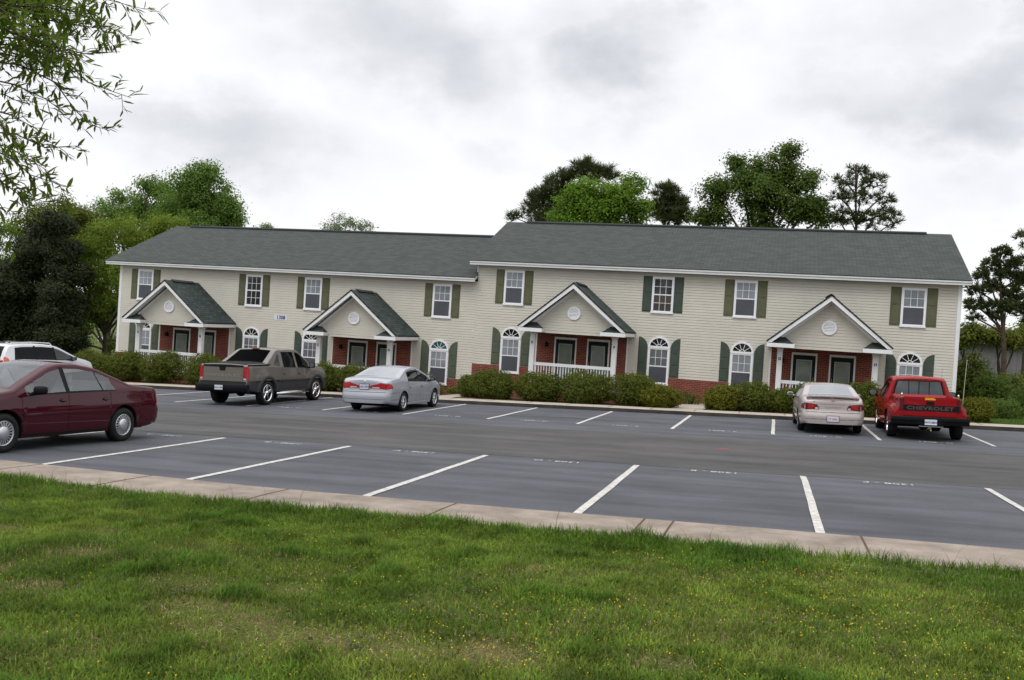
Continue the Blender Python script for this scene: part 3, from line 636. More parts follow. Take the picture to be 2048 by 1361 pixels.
# --- porches
def porch(cx, dz, letters):
    YF = -2.6; YC = -2.0; zb = 2.17+dz; ze = 2.36+dz; zr = 4.20+dz; hw = 2.22; zf = -0.10+dz
    gz = H(cx, -2)-0.5
    mb = MB(); mb.box((cx-2.0, YC-0.16, gz), (cx+2.0, -0.046, zf-0.08), 1); mb.box((cx-2.03, YC-0.19, zf-0.08), (cx+2.03, -0.046, zf), 0)
    P = bpart(mb, 'porch', [M['concrete'], M['brick']])
    # brick wall behind the porch
    mb = MB(); mb.box((cx-2.06, -0.052, gz), (cx+1.90, -0.014, zb+0.12)); bpart(mb, 'brick_panel', M['brick'], P)
    for xa in (cx-2.13, cx+1.91): mb = MB(); mb.box((xa, -0.05, zf), (xa+0.06, -0.013, zb)); bpart(mb, 'edge_trim', M['white'], P)
    # beam, ceiling, tympanum
    mb = MB(); mb.box((cx-2.0, YC-0.14, zb-0.005), (cx+2.0, YC+0.10, zb+0.12)); mb.box((cx-2.0, YC+0.101, zb+0.0), (cx-1.8, -0.06, zb+0.118)); mb.box((cx+1.8, YC+0.101, zb+0.0), (cx+2.0, -0.06, zb+0.118)); mb.box((cx-1.8, YC+0.101, zb+0.06), (cx+1.8, -0.06, zb+0.08))
    bpart(mb, 'beam', M['siding'], P)
    mb = MB(); yt = YC-0.15; sl_ = (zr-ze)/hw; z = zb+0.0
    while z < zr-0.16:
        zt = min(z+0.114, zr-0.12); x_ = lambda q: max(0.0, min(2.0, (zr-0.11-q)/sl_))
        zg = zt-0.013; mb.add([(cx-x_(z), yt-0.012, z), (cx+x_(z), yt-0.012, z), (cx+x_(zg), yt-0.006, zg), (cx-x_(zg), yt-0.006, zg), (cx+x_(zg), yt+0.010, zg), (cx-x_(zg), yt+0.010, zg), (cx+x_(zt), yt+0.010, zt), (cx-x_(zt), yt+0.010, zt), (cx+x_(zt), yt-0.012, zt), (cx-x_(zt), yt-0.012, zt)], [(0,1,2,3), (3,2,4,5), (5,4,6,7), (7,6,8,9)]); z = zt
    gb = bpart(mb, 'gable', M['siding'], P)
    # roof slabs
    mb = MB(); t = 0.055
    for s in (-1, 1):
        q = [(cx+s*(hw+0.06), YF-0.03, ze-0.01), (cx+s*(hw+0.06), -0.02, ze-0.01), (cx, -0.02, zr+0.04), (cx, YF-0.03, zr+0.04)]
        if s < 0: q = q[::-1]
        q = [Vector(p)+Vector((0, 0, 0.06)) for p in q]
        mb.slab(q, t)
    # the two little hipped returns at the front corners
    for s in (-1, 1):
        xa, xb = sorted((cx+s*2.17, cx+s*1.27)); z0 = zb+0.17; zh = z0+0.25
        ri0, ri1 = (xa+0.40, xb-0.30) if s < 0 else (xa+0.30, xb-0.40)
        v = [(xa, YF+0.02, z0), (xb, YF+0.02, z0), (xb, yt-0.014, z0), (xa, yt-0.014, z0), (ri0, yt-0.015, zh), (ri1, yt-0.015, zh)]
        mb.add(v, [(0,1,5,4), (1,2,5), (3,0,4), (0,3,2,1)])
    bpart(mb, 'porch_roof', M['pshingle'], P)
    mb = MB(); mb.slab([(cx-0.13, YF+0.55, zr+0.06), (cx+0.13, YF+0.55, zr+0.06), (cx+0.13, -0.55, zr+0.06), (cx-0.13, -0.55, zr+0.06)], 0.05); mb.prism_y([(cx-0.16, zr+0.055), (cx+0.16, zr+0.055), (cx, zr+0.15)], YF+0.5, -0.5); bpart(mb, 'ridge_vent', M['ridge'], P)
    # white trim: rake boards, eave fascias, return fascias, sloping soffit
    mb = MB(); L_ = 0.15; gap = 0.015
    for s in (-1, 1):
        p = [(cx+s*(hw+0.03), ze-0.0), (cx, zr+0.035), (cx, zr+0.035-L_*1.25), (cx+s*(hw-0.15), ze-0.0)]
        if s > 0: p = p[::-1]
        mb.prism_y(p, YF-0.012, YF+0.03)
        xa, xb = sorted((cx+s*(hw+0.02), cx+s*(hw-0.01)))
        mb.box((xa, YF+0.032, ze-0.155), (xb, -0.025, ze-0.012))
        xa, xb = sorted((cx+s*(hw+0.02), cx+s*1.22)); mb.box((xa, YF-0.022, zb+0.015), (xb, YF+0.019, zb+0.168))
        xa, xb = sorted((cx+s*1.22, cx+s*1.25)); mb.box((xa, YF+0.02, zb+0.02), (xb, yt-0.014, zb+0.165))
        xa, xb = sorted((cx+s*2.19, cx+s*1.26)); mb.box((xa, YF+0.02, zb+0.017), (xb, yt-0.014, zb+0.035))
        q = [(cx+s*(hw-0.03), YF+0.031, ze-0.02), (cx+s*(hw-0.03), yt-0.014, ze-0.02), (cx, yt-0.014, zr-0.01), (cx, YF+0.031, zr-0.01)]
        if s < 0: q = q[::-1]
        mb.slab(q, 0.02)
        # white frieze on the tympanum
        w = 0.16; x1, z1 = 1.5, zr-0.10-1.5*sl_
        pp = [(cx, zr-0.13), (cx+s*1.95, zr-0.13-1.95*sl_), (cx+s*1.95, zr-0.13-w*1.3-1.95*sl_), (cx, zr-0.13-w*1.3)]
        if s > 0: pp = pp[::-1]
        pp = [(x, max(z, zb+0.17)) for x, z in pp]
        if s < 0: mb.prism_y([(cx, zr-0.14), (cx, zr-0.14-0.12), (cx-1.85, zr-0.26-1.85*sl_), (cx-1.85, zr-0.14-1.85*sl_)][::-1], yt-0.022, yt-0.013)
        else: mb.prism_y([(cx, zr-0.14), (cx, zr-0.14-0.12), (cx+1.85, zr-0.26-1.85*sl_), (cx+1.85, zr-0.14-1.85*sl_)], yt-0.022, yt-0.013)
    bpart(mb, 'porch_trim', M['white'], P)
    # round louvred vent
    mb = MB(); vz = zr-1.16; n = 28
    ro, ri = 0.275, 0.205
    for i in range(n):
        a, b = 2*math.pi*i/n, 2*math.pi*(i+1)/n
        o0, o1, i0, i1 = [(cx+r*math.cos(t_), vz+r*math.sin(t_)) for r in (ro, ri) for t_ in (a, b)]
        Y = yt-0.055
        mb.add([(o0[0], Y, o0[1]), (o1[0], Y, o1[1]), (i1[0], Y, i1[1]), (i0[0], Y, i0[1])], [(3,2,1,0)])
        mb.add([(o0[0], Y, o0[1]), (o1[0], Y, o1[1]), (o1[0], yt, o1[1]), (o0[0], yt, o0[1])], [(0,1,2,3)])
        mb.add([(i1[0], Y, i1[1]), (i0[0], Y, i0[1]), (i0[0], yt, i0[1]), (i1[0], yt, i1[1])], [(0,1,2,3)])
    for k in range(7):
        z0 = vz-ri+0.01+k*0.057; hwid = math.sqrt(max(0.001, ri*ri-(z0+0.025-vz)**2))
        mb.add([(cx-hwid, yt-0.050, z0), (cx+hwid, yt-0.050, z0), (cx+hwid, yt-0.014, z0+0.052), (cx-hwid, yt-0.014, z0+0.052)], [(0,1,2,3)])
    bpart(mb, 'gable_vent', M['vinyl'], P)
    # columns with caps and the flat letters
    for s, ch in ((-1, letters[0]), (1, letters[1])):
        xc = cx+s*1.735; r = 0.10
        mb = MB(); mb.box((xc-r, YC-r, zf), (xc+r, YC+r, zb-0.006)); mb.box((xc-r-0.025, YC-r-0.025, zb-0.075), (xc+r+0.025, YC+r+0.025, zb-0.008)); mb.box((xc-r-0.012, YC-r-0.012, zb-0.27), (xc+r+0.012, YC+r+0.012, zb-0.245)); mb.box((xc-r-0.02, YC-r-0.02, zf+0.002), (xc+r+0.02, YC+r+0.02, zf+0.13))
        bpart(mb, 'column', M['white'], P, 0.004)
        mb = MB(); add_text(mb, ch, 0.15, lambda a, b, d: (xc+a, YC-r-0.002-d, zb-0.43+b), depth=0.003, bold=0.006); bpart(mb, 'flat_letter', M['ink'], P)
    # railing
    mb = MB(); xa, xb = cx-1.63, cx+1.63; zt = zf+1.02
    mb.box((xa, YC-0.045, zt-0.13), (xb, YC+0.045, zt)); mb.box((xa, YC-0.03, zf+0.09), (xb, YC+0.03, zf+0.15))
    x = xa+0.09
    while x < xb-0.03: mb.box((x-0.017, YC-0.017, zf+0.15), (x+0.017, YC+0.017, zt-0.13)); x += 0.118
    bpart(mb, 'railing', M['white'], P)
    mb = MB(); lx = cx-1.62; lz = zf+1.72
    mb.box((lx-0.05, -0.075, lz-0.06), (lx+0.05, -0.053, lz+0.1)); mb.box((lx-0.06, -0.19, lz-0.05), (lx+0.06, -0.076, lz+0.10)); mb.add([(lx-0.07, -0.2, lz+0.1), (lx+0.07, -0.2, lz+0.1), (lx+0.07, -0.06, lz+0.1), (lx-0.07, -0.06, lz+0.1), (lx, -0.13, lz+0.17)], [(0,1,4), (1,2,4), (2,3,4), (3,0,4)])
    bpart(mb, 'wall_lantern', M['black'], P)
    door(cx-0.77, zf, cx); door(cx+0.69, zf, cx)
for cx, dz, lt in ((-17.40, DZ, 'AB'), (-7.75, DZ, 'CD'), (2.20, 0.0, 'EF'), (12.16, 0.0, 'GH')): porch(cx, dz, lt)
# ------------------------------------------------------------------ plants
def vnoise(x, y, s, seed):
    r = np.random.default_rng(seed); g = r.random((64, 64)); out = 0; a = 1; tot = 0
    for o in range(3):
        X, Y = x*s*2**o+17.3*o, y*s*2**o+5.1*o; xi, yi = np.floor(X).astype(int), np.floor(Y).astype(int); fx, fy = X-xi, Y-yi
        fx, fy = fx*fx*(3-2*fx), fy*fy*(3-2*fy); G = lambda i, j: g[i % 64, j % 64]
        out = out + a*((G(xi, yi)*(1-fx)+G(xi+1, yi)*fx)*(1-fy)+(G(xi, yi+1)*(1-fx)+G(xi+1, yi+1)*fx)*fy); tot += a; a *= 0.55
    return out/tot
def unit(n):
    v = rng.normal(size=(n, 3)); return v/np.linalg.norm(v, axis=1, keepdims=True)
def leaf_quads(P, N, size, asp=0.6, jitter=0.35):
    """leaf faces at P, roughly facing N"""
    n = len(P); Nn = N + rng.normal(size=(n, 3))*jitter; Nn /= np.linalg.norm(Nn, axis=1, keepdims=True)
    t = np.cross(Nn, unit(n)); t /= np.linalg.norm(t, axis=1, keepdims=True)+1e-9; b = np.cross(Nn, t)
    s = (size*(0.6+0.8*rng.random(n)))[:, None]
    V = np.stack([P-t*s*0.5, P-b*s*asp*0.5+t*s*0.1, P+t*s*0.5, P+b*s*asp*0.5+t*s*0.1], 1).reshape(-1, 3)
    return V, np.arange(4*n).reshape(-1, 4)
def lobed_points(lobes, n_clump, per, cl_r, shell=0.55, var=0.28):
    Ps, Ns = [], []
    vol = np.array([l[1][0]*l[1][1] + l[1][2]*l[1][0] for l in lobes]); cnt = np.maximum(4, (n_clump*vol/vol.sum()).astype(int))
    for (c, r), k in zip(lobes, cnt):
        d = unit(k); rad = shell+(1-shell)*rng.random((k, 1))**0.6; rad *= 1-var/2+var*rng.random((k, 1))
        cc = np.array(c)+d*rad*np.array(r)
        kk = np.repeat(cc, per, 0); off = rng.normal(size=kk.shape)*cl_r*np.array([1, 1, 0.75])
        Ps.append(kk+off); nn = np.repeat(d, per, 0)*0.6+off/cl_r*0.35+np.array([0, 0, 0.55]); Ns.append(nn/np.linalg.norm(nn, axis=1, keepdims=True))
    return np.concatenate(Ps), np.concatenate(Ns)
def limb(mb, a, b, r0, r1, bend=0.12, n=5):
    a, b = np.array(a, float), np.array(b, float); L = np.linalg.norm(b-a); off = rng.normal(size=3)*bend*L; pts = []
    for i in range(n+1):
        t = i/n; p = a+(b-a)*t+off*math.sin(math.pi*t)*0.6; p[2] += 0.10*L*math.sin(math.pi*t)*0.5; pts.append(p)
    mb.tube(pts, [r0+(r1-r0)*i/n for i in range(n+1)], 6, 0, False)
M['bark'] = mat('bark', (0.085, 0.066, 0.05), 0.95, col2=(0.035, 0.028, 0.022), var=0.3, vscale=6, bump_=0.6, bscale=25)
M['pinebark'] = mat('pine_bark', (0.10, 0.068, 0.05), 0.95, col2=(0.035, 0.025, 0.02), var=0.3, vscale=5, bump_=0.6, bscale=25)
def knobs(lobes, k, f):
    out = []
    for c, r in lobes:
        out.append((c, tuple(np.array(r)*0.80))); d = unit(k); d[:, 2] = d[:, 2]*0.85+0.12
        for q in d: g = f*(0.7+0.6*rng.random()); out.append((np.array(c)+q*np.array(r)*(1.02-g*0.55), tuple(np.array(r)*g)))
    return out
def px_lobes(Y, spec, sq=0.8):
    out = []
    for u, v, r in spec:
        c = at(u, v, Y); dep = (c-CAM)@CF; R = r*dep/FPX
        out.append((c+np.array([0, rng.uniform(-0.4, 0.4)*R, 0]), (R, R*0.95, R*sq)))
    return out
def broadleaf(name, Y, base_u, spec, lm, label, group, leaf=0.24, clumps=420, per=14, cl=0.34, tr=0.22, extra=(), shell=0.5):
    c = at(base_u, 700, Y); base = np.array([c[0], Y, H(c[0], Y)+0.1])
    lobes = px_lobes(Y, spec)
    top = np.mean([l[0] for l in lobes], 0)
    root = empty(name, tuple(base), label, 'tree', group)
    for l in extra: lobes.append(l)
    mb = MB(); fork = base + (np.array([top[0], top[1], max(top[2]-1.2, base[2]+1.5)])-base)*0.62
    limb(mb, base-[0, 0, 0.3], fork, tr, tr*0.62, 0.03, 6)
    for cc, r in lobes: limb(mb, fork-[0, 0, rng.random()*0.8], np.array(cc), tr*0.5, 0.03, 0.1)
    mb.build('trunk', M['bark'], root, tuple(base))
    P, Nn = lobed_points(knobs(lobes, 8, 0.44), int(clumps*1.5), int(per*1.7), cl*0.72, shell); V, Fc = leaf_quads(P, Nn, leaf*0.62)
    np_mesh('crown', V-base, Fc, lm, root); return root
def pine(name, Y, base_u, top_uv, spec, lm, label, group, tufts=230, nl=0.42, tr=0.2, per=26):
    c = at(base_u, 700, Y); base = np.array([c[0], Y, H(c[0], Y)+0.1]); top = at(top_uv[0], top_uv[1], Y)
    root = empty(name, tuple(base), label, 'tree', group)
    lobes = px_lobes(Y, spec, 0.7); mb = MB()
    pts = [base-[0, 0, 0.3]+(top-base+[0, 0, 0.3])*t+np.array([math.sin(t*5)*0.12, 0, 0]) for t in np.linspace(0, 1, 9)]
    mb.tube(pts, [tr*(1-0.82*i/8) for i in range(9)], 8)
    vol = np.array([l[1][0]**2 for l in lobes]); cnt = np.maximum(5, (tufts*vol/vol.sum()).astype(int)); C_, D_ = [], []
    for (cc, r), k in zip(lobes, cnt):
        t = np.clip((cc[2]-r[2]*0.8-base[2])/(top[2]-base[2]), 0.15, 0.92); st = pts[int(t*8)]
        limb(mb, st, cc, tr*0.32, 0.03, 0.08)
        for _ in range(k):
            d = unit(1)[0]; p = cc+d*np.array(r)*(0.35+0.7*rng.random()); C_.append(p); dd = d*0.6+np.array([0, 0, 0.7]); D_.append(dd/np.linalg.norm(dd))
            if rng.random() < 0.35: limb(mb, cc, p, 0.025, 0.012, 0.1, 2)
    mb.build('trunk', M['pinebark'], root, tuple(base))
    C_ = np.repeat(np.array(C_), per, 0); D_ = np.repeat(np.array(D_), per, 0); n = len(C_)
    d = unit(n)*0.85+D_*0.75; d /= np.linalg.norm(d, axis=1, keepdims=True); L = (nl*(0.6+0.6*rng.random(n)))[:, None]
    s = np.cross(d, unit(n)); s /= np.linalg.norm(s, axis=1, keepdims=True); w = 0.028
    V = np.stack([C_-s*w*0.6, C_+s*w*0.6, C_+d*L+s*w*0.5, C_+d*L-s*w*0.5], 1).reshape(-1, 3)
    np_mesh('crown', V-base, np.arange(4*n).reshape(-1, 4), lm, root); return root
LM = {}
LM['cedar'] = leaf_mat('cedar_foliage', (0.018, 0.025, 0.011), (0.046, 0.058, 0.024), 1.5, 0.25)
LM['yellow'] = leaf_mat('yellow_green_leaves', (0.095, 0.155, 0.018), (0.225, 0.295, 0.042), 1.0, 0.52)
LM['green'] = leaf_mat('green_leaves', (0.085, 0.150, 0.028), (0.165, 0.265, 0.055), 0.8, 0.52)
LM['bright'] = leaf_mat('bright_green_leaves', (0.075, 0.150, 0.014), (0.165, 0.275, 0.030), 0.9, 0.45)
LM['dark'] = leaf_mat('dark_green_leaves', (0.055, 0.095, 0.018), (0.130, 0.190, 0.038), 0.9, 0.5)
LM['pale'] = leaf_mat('pale_spring_leaves', (0.09, 0.13, 0.05), (0.20, 0.25, 0.11), 1.0, 0.4)
LM['pine'] = leaf_mat('pine_needles', (0.040, 0.054, 0.020), (0.095, 0.115, 0.042), 0.7, 0.35)
LM['olive'] = leaf_mat('olive_leaves', (0.075, 0.095, 0.016), (0.16, 0.185, 0.032), 1.0, 0.45)
GL, GR = 'trees left of the building', 'trees behind the building'
broadleaf('broadleaf_tree', 24, 405, [(408,390,62),(450,420,42),(368,420,50),(415,350,32),(430,470,60),(375,372,30),(462,445,30)], LM['green'], 'tall round-topped green tree rising above the left end of the roof', GL, 0.30, 950, 17, 0.42, 0.3)
broadleaf('broadleaf_tree', 27, 280, [(290,400,50),(245,412,48),(205,428,44),(335,392,36),(270,460,66),(300,372,24),(170,445,44),(190,480,56),(345,430,44)], LM['green'], 'middle green tree with a bumpy crown left of the tall round-topped tree', GL, 0.30, 850, 17, 0.42, 0.3)
broadleaf('broadleaf_tree', 20, 130, [(120,420,36),(160,434,34),(80,432,36),(45,455,34),(140,475,46),(175,500,40)], LM['olive'], 'brownish green treetop behind the dark cedars', GL, 0.28, 520, 14, 0.36, 0.25)
broadleaf('broadleaf_tree', 17, 10, [(8,470,44),(-60,480,70),(22,530,48),(-30,590,70),(10,620,50),(-90,560,80)], LM['bright'], 'light green tree at the left edge of the photo behind the cedars', GL, 0.28, 800, 16, 0.36, 0.25)
broadleaf('broadleaf_tree', 7, 205, [(235,462,52),(185,482,46),(300,465,48),(345,452,30),(158,545,36),(205,575,46),(128,598,26),(240,610,34),(228,525,50),(280,520,40),(325,500,36),(165,620,30),(200,630,30),(120,570,22),(150,505,34),(265,560,40),(110,620,16)], LM['yellow'], 'loose yellow-green tree beside the left end wall of the building', GL, 0.20, 1300, 15, 0.27, 0.17, shell=0.3)
broadleaf('broadleaf_tree', 13, 235, [(180,600,40),(228,560,44),(170,650,34),(245,630,30),(150,690,30),(240,690,22),(200,520,46)], LM['dark'], 'shaded tree filling the gap behind the loose yellow-green tree', GL, 0.24, 600, 15, 0.3, 0.2)
broadleaf('cedar_tree', 5.5, 55, [(85,450,42),(82,510,54),(62,570,64),(70,630,70),(40,680,80),(120,680,40)], LM['cedar'], 'broad near-black cedar second from the left edge, behind the white car', GL, 0.24, 1700, 22, 0.30, 0.2, shell=0.3)
broadleaf('cedar_tree', 4.5, 120, [(112,445,26),(118,500,32),(122,550,38),(128,600,42),(132,640,46),(138,690,46)], LM['cedar'], 'dark cedar column in front of the yellow-green tree', GL, 0.22, 1500, 22, 0.28, 0.18, shell=0.3)
broadleaf('cedar_tree', 6.0, -60, [(-40,560,60),(-30,610,70),(-20,650,60),(-50,690,80)], LM['cedar'], 'dark cedar cut by the left edge of the photo', GL, 0.24, 1300, 22, 0.3, 0.2, shell=0.3)
broadleaf('young_tree', 30, 690, [(690,443,26),(662,456,16),(735,459,16),(712,450,18),(690,480,40)], LM['pale'], 'small pale treetop just showing over the middle of the left roof', GR, 0.22, 150, 9, 0.3, 0.15)
broadleaf('young_tree', 30, 530, [(530,458,12),(520,470,20),(540,480,24)], LM['bright'], 'tiny green treetop just over the left roof ridge', GR, 0.22, 60, 9, 0.25, 0.12)
pine('pine_tree', 28, 1130, (1165,335), [(1170,345,36),(1122,368,32),(1086,395,34),(1066,418,26),(1030,436,14),(1205,350,26),(1140,400,40),(1095,440,30)], LM['pine'], 'spreading dark pine behind the bright green tree over the right roof', GR, 420, 0.55, 0.3, 34)
broadleaf('broadleaf_tree', 21, 1200, [(1190,392,48),(1150,414,44),(1232,410,44),(1266,372,26),(1120,436,28),(1272,418,30),(1200,450,60),(1240,450,50)], LM['bright'], 'bright fresh-green tree over the left part of the right roof', GR, 0.27, 900, 16, 0.36, 0.25)
pine('pine_tree', 25, 1338, (1332,372), [(1332,385,24),(1345,408,32),(1318,418,26),(1365,432,24),(1340,435,28)], LM['pine'], 'compact dome-shaped pine between the two leafy trees', GR, 300, 0.42, 0.22, 34)
broadleaf('broadleaf_tree', 23, 1520, [(1540,338,42),(1592,365,44),(1482,358,38),(1432,388,36),(1512,395,55),(1592,418,48),(1625,415,32),(1440,428,34),(1405,436,18),(1642,438,24),(1580,308,20),(1470,325,18),(1520,445,50)], LM['dark'], 'largest dark green leafy tree behind the right roof', GR, 0.28, 980, 16, 0.38, 0.3, shell=0.35)
pine('pine_tree', 22, 1716, (1716,330), [(1716,340,22),(1690,365,24),(1745,365,28),(1676,395,24),(1768,392,24),(1780,425,22),(1672,432,26),(1720,395,26),(1745,440,34),(1700,440,24),(1785,448,16)], LM['pine'], 'open see-through pine right of the largest dark tree', GR, 240, 0.36, 0.2, 26)
pine('pine_tree', 10, 2010, (2006,498), [(2005,508,18),(1985,525,20),(2028,528,20),(1962,550,19),(2005,548,22),(2042,556,20),(1948,580,18),(1985,578,21),(2025,588,22),(1940,612,16),(1972,608,20),(2010,614,22),(2044,606,20),(1950,636,12),(1990,634,14)], LM['pine'], 'pine with a bare lower trunk in front of the grey shed', 'pines at the right edge', 420, 0.23, 0.17, 26)
pine('pine_tree', 11, 2046, (2062,470), [(2065,480,30),(2090,520,40),(2055,560,30),(2100,590,50),(2060,630,26)], LM['pine'], 'pine cut by the right edge of the photo', 'pines at the right edge', 260, 0.3, 0.18, 30)
GB = 'far scrub right of the building'
for i, (Y, sp, lb) in enumerate([(19, [(1935,672,20),(1958,664,18),(1918,680,18),(1985,672,16)], 'olive scrub tree over the shed roof next to the building corner'), (20, [(1992,674,16),(2018,678,14),(2030,684,12)], 'olive scrub tree behind the bare pine trunk'), (21, [(2046,672,20),(2075,668,30)], 'olive scrub tree at the right edge above the shed')]):
    broadleaf('scrub_tree', Y, sp[0][0], sp, LM['olive'], lb, GB, 0.26, 170, 13, 0.34, 0.14)

# --- shrubs
M['stem'] = mat('shrub_stem', (0.05, 0.035, 0.022), 0.95)
LM['box'] = leaf_mat('boxwood_leaves', (0.046, 0.064, 0.009), (0.140, 0.165, 0.028), 3.5, 0.35)
LM['boxy'] = leaf_mat('yellow_boxwood_leaves', (0.060, 0.075, 0.008), (0.175, 0.175, 0.02), 4.0, 0.35)
LM['boxl'] = leaf_mat('light_shrub_leaves', (0.050, 0.072, 0.010), (0.150, 0.180, 0.034), 2.2, 0.35)
def shrub(name, u, vt, vb, hw, y, lm, label, group, leaf=0.055, n=6500, sq=1.0, cat='shrub'):
    c = at(u, vb, y); base = np.array([c[0], y, H(c[0], y)+0.13]); dep = (base-CAM)@CF
    rx = hw*dep/FPX*1.16; ztop = at(u, vt, y)[2]; h = max(0.25, ztop-base[2]+0.04); ry = min(rx*0.92, 1.15)
    root = empty(name, tuple(base), label, cat, group)
    k = 9; lob = []                                     # lumpy mound
    d = unit(k)
    lob.append((np.array([0, 0, h*0.44]), (rx*0.90, ry*0.92, h*0.53)))
    for i in range(k): lob.append((d[i]*np.array([rx*0.50, ry*0.50, h*0.16])+np.array([0, 0, h*0.46]), (rx*0.48, ry*0.48, h*0.44)))
    P, Nn = lobed_points(lob, n//6, 6, leaf*0.8, 0.62, 0.12); P[:, 2] = np.maximum(P[:, 2], 0.02)
    V, Fc = leaf_quads(P, Nn, leaf*1.05, 0.62, 0.5); np_mesh('foliage', V, Fc, lm, root)
    mb = MB()
    for i in range(14):
        a = rng.random()*6.28; q = np.array([math.cos(a)*rx*0.55*rng.random(), math.sin(a)*ry*0.55*rng.random(), h*(0.6+0.25*rng.random())]); limb(mb, q*[0.25, 0.25, 0]-[0, 0, 0.12], q, 0.022, 0.007, 0.12, 3)
    mb.build('stem', M['stem'], root); return root
GS = 'rounded shrubs along the foundation'
shr = [(190,703,752,50,-4.2,'box','low spreading shrub at the far left end of the bed'), (252,705,757,42,-4.2,'box','shrub second from the left, just left of the first porch railing'), (325,703,763,46,-4.2,'box','shrub in front of the first porch railing'), (402,707,768,44,-4.2,'box','shrub right behind the tailgate of the taupe pickup'),
  (648,727,785,36,-4.2,'box','shrub between the taupe pickup hood and the second porch'), (712,728,792,42,-4.2,'box','shrub below the second porch, left of the silver sedan'), (775,735,790,38,-4.2,'box','shrub hidden behind the silver sedan roof'),
  (945,752,792,28,-3.6,'boxl','yellowish shrub at the left end of the middle row'), (985,740,800,46,-4.4,'box','shrub under the arched window left of the third porch'), (1075,742,804,50,-4.4,'box','shrub at the left half of the third porch railing'), (1165,743,808,56,-4.4,'box','shrub at the right half of the third porch railing'), (1262,746,812,56,-4.4,'box','wide shrub right of the third porch, below an arched window'), (1314,770,817,44,-4.9,'boxy','clipped yellow-green shrub at the right end of the middle row'),
  (1440,772,823,34,-5.0,'boxy','clipped yellow-green shrub right of the footpath'), (1500,764,824,48,-4.4,'box','dark shrub left of the fourth porch'), (1565,778,828,36,-4.4,'box','low shrub at the left column of the fourth porch'), (1620,765,828,36,-4.4,'box','shrub hidden behind the champagne sedan'), (1690,768,832,36,-4.4,'box','shrub between champagne sedan roof and fourth porch'), (1737,766,836,34,-4.4,'box','shrub between the champagne sedan and the red pickup'), (1830,780,836,40,-4.4,'box','shrub hidden in front of the red pickup')]
for u, vt, vb, hw, y, lm, lb in shr: shrub('shrub', u, vt, vb, hw, y, LM[lm], lb, GS, 0.055, 8000 if 'hidden' in lb else 20000)
shrub('shrub', 1952, 797, 846, 32, -4.9, LM['boxy'], 'round clipped yellow-green shrub on the grass right of the red pickup', GS, 0.05, 14000)
shrub('ornamental_plant', 856, 748, 785, 9, -3.4, LM['pale'], 'pale leafy upright plant beside the silver sedan mirror', None, 0.09, 260, cat='plant')
shrub('shrub', 872, 760, 786, 18, -2.6, LM['boxy'], 'small yellowish shrub under the teal-topped window', GS, 0.05, 1500)
shrub('ground_plant', 905, 775, 786, 26, -1.0, LM['olive'], 'low straggly plant against the brick base right of the silver sedan', None, 0.06, 900, cat='plant')
shrub('ground_plant', 1378, 785, 801, 26, -1.0, LM['dark'], 'low dark plant against the brick wall by the footpath', None, 0.06, 900, cat='plant')
GT = 'overgrown bushes right of the building'
for u, vt, vb, hw, y, lm, lb, n, lf in [(1936,708,800,40,3.0,'boxl','tall overgrown bush touching the right end of the building',9000,0.09), (1988,745,800,40,1.5,'dark','dark bush below the bare pine trunk',7000,0.08), (2035,738,805,46,4.0,'boxl','light green bush at the right edge under the pines',8000,0.09), (2005,798,826,34,-1.2,'dark','low dark ground-hugging bush by the grass at the right',5000,0.06), (2070,770,826,46,0.5,'dark','dark bush cut by the right edge of the photo',5000,0.08), (1905,712,790,30,5.5,'boxl','bush mostly hidden behind the right corner of the building',3500,0.09)]:
    shrub('overgrown_bush', u, vt, vb, hw, y, LM[lm], lb, GT, lf, n, cat='bush')

# --- lawn: grass blades, dry thatch and small yellow flowers
def grass(name, n, box, keep, hfun, cfun, wid, lm):
    x = rng.uniform(box[0], box[1], n); y = rng.uniform(box[2], box[3], n); k = keep(x, y); x, y = x[k], y[k]; n = len(x)
    z = np.array([-0.5006 + 0.03681*x - 0.02844*(y+15)])[0] + np.where(y < -22.9, 0.034*np.minimum(1, (-22.9-y)/5.5), 0.105*np.clip((y+12.9)/6.1, 0, 1)) + np.where(y < -20, 0.10, 0.115)
    print(name, n); h = hfun(x, y); a = rng.uniform(0, 2*np.pi, n); lean = h*(0.15+0.75*rng.random(n)); d = np.stack([np.cos(a), np.sin(a), 0*a], 1); s = np.stack([-np.sin(a), np.cos(a), 0*a], 1)
    b = np.stack([x, y, z-0.005], 1); w = (wid*(0.6+0.8*rng.random(n)))[:, None]
    c_ = cfun(x, y); dry_ = c_[:, 0] > c_[:, 1]; h = np.where(dry_, h*0.4, h); lean = np.where(dry_, lean*0.9, lean)
    up = np.array([0, 0, 1.0]); m1 = b+d*(lean*0.35)[:, None]+up*(h*0.62)[:, None]; tp = b+d*lean[:, None]+up*(h*(1-0.25*rng.random(n)))[:, None]
    V = np.stack([b-s*w*0.5, b+s*w*0.5, m1+s*w*0.4, m1-s*w*0.4, tp+s*w*0.12, tp-s*w*0.12], 1).reshape(-1, 3)
    i = np.arange(n)[:, None]*6; Fc = np.concatenate([i+np.array([[0, 1, 2, 3]]), i+np.array([[3, 2, 4, 5]])])
    o = np_mesh(name, V, Fc, lm, attr=np.repeat(c_, 6, 0)); o['kind'] = 'stuff'; return o
LM['grass'] = leaf_mat('grass_blades', (0, 0, 0), (0, 0, 0), trans=0.35, rough=0.55, attr=True)
def proj_np(x, y, z):
    d = np.stack([x, y, z], -1)-CAM; w = d@CF; return 1024+FPX*(d@CR)/w, 680.5-FPX*(d@CU)/w, w
def edge_y(x): return -30.44 + 0.075*np.maximum(0, 4.8-x)**1.18 + 0.02*np.sin(x*0.7)
def dens(x, y): return vnoise(x, y, 0.55, 3)*0.6+vnoise(x, y, 1.9, 4)*0.4
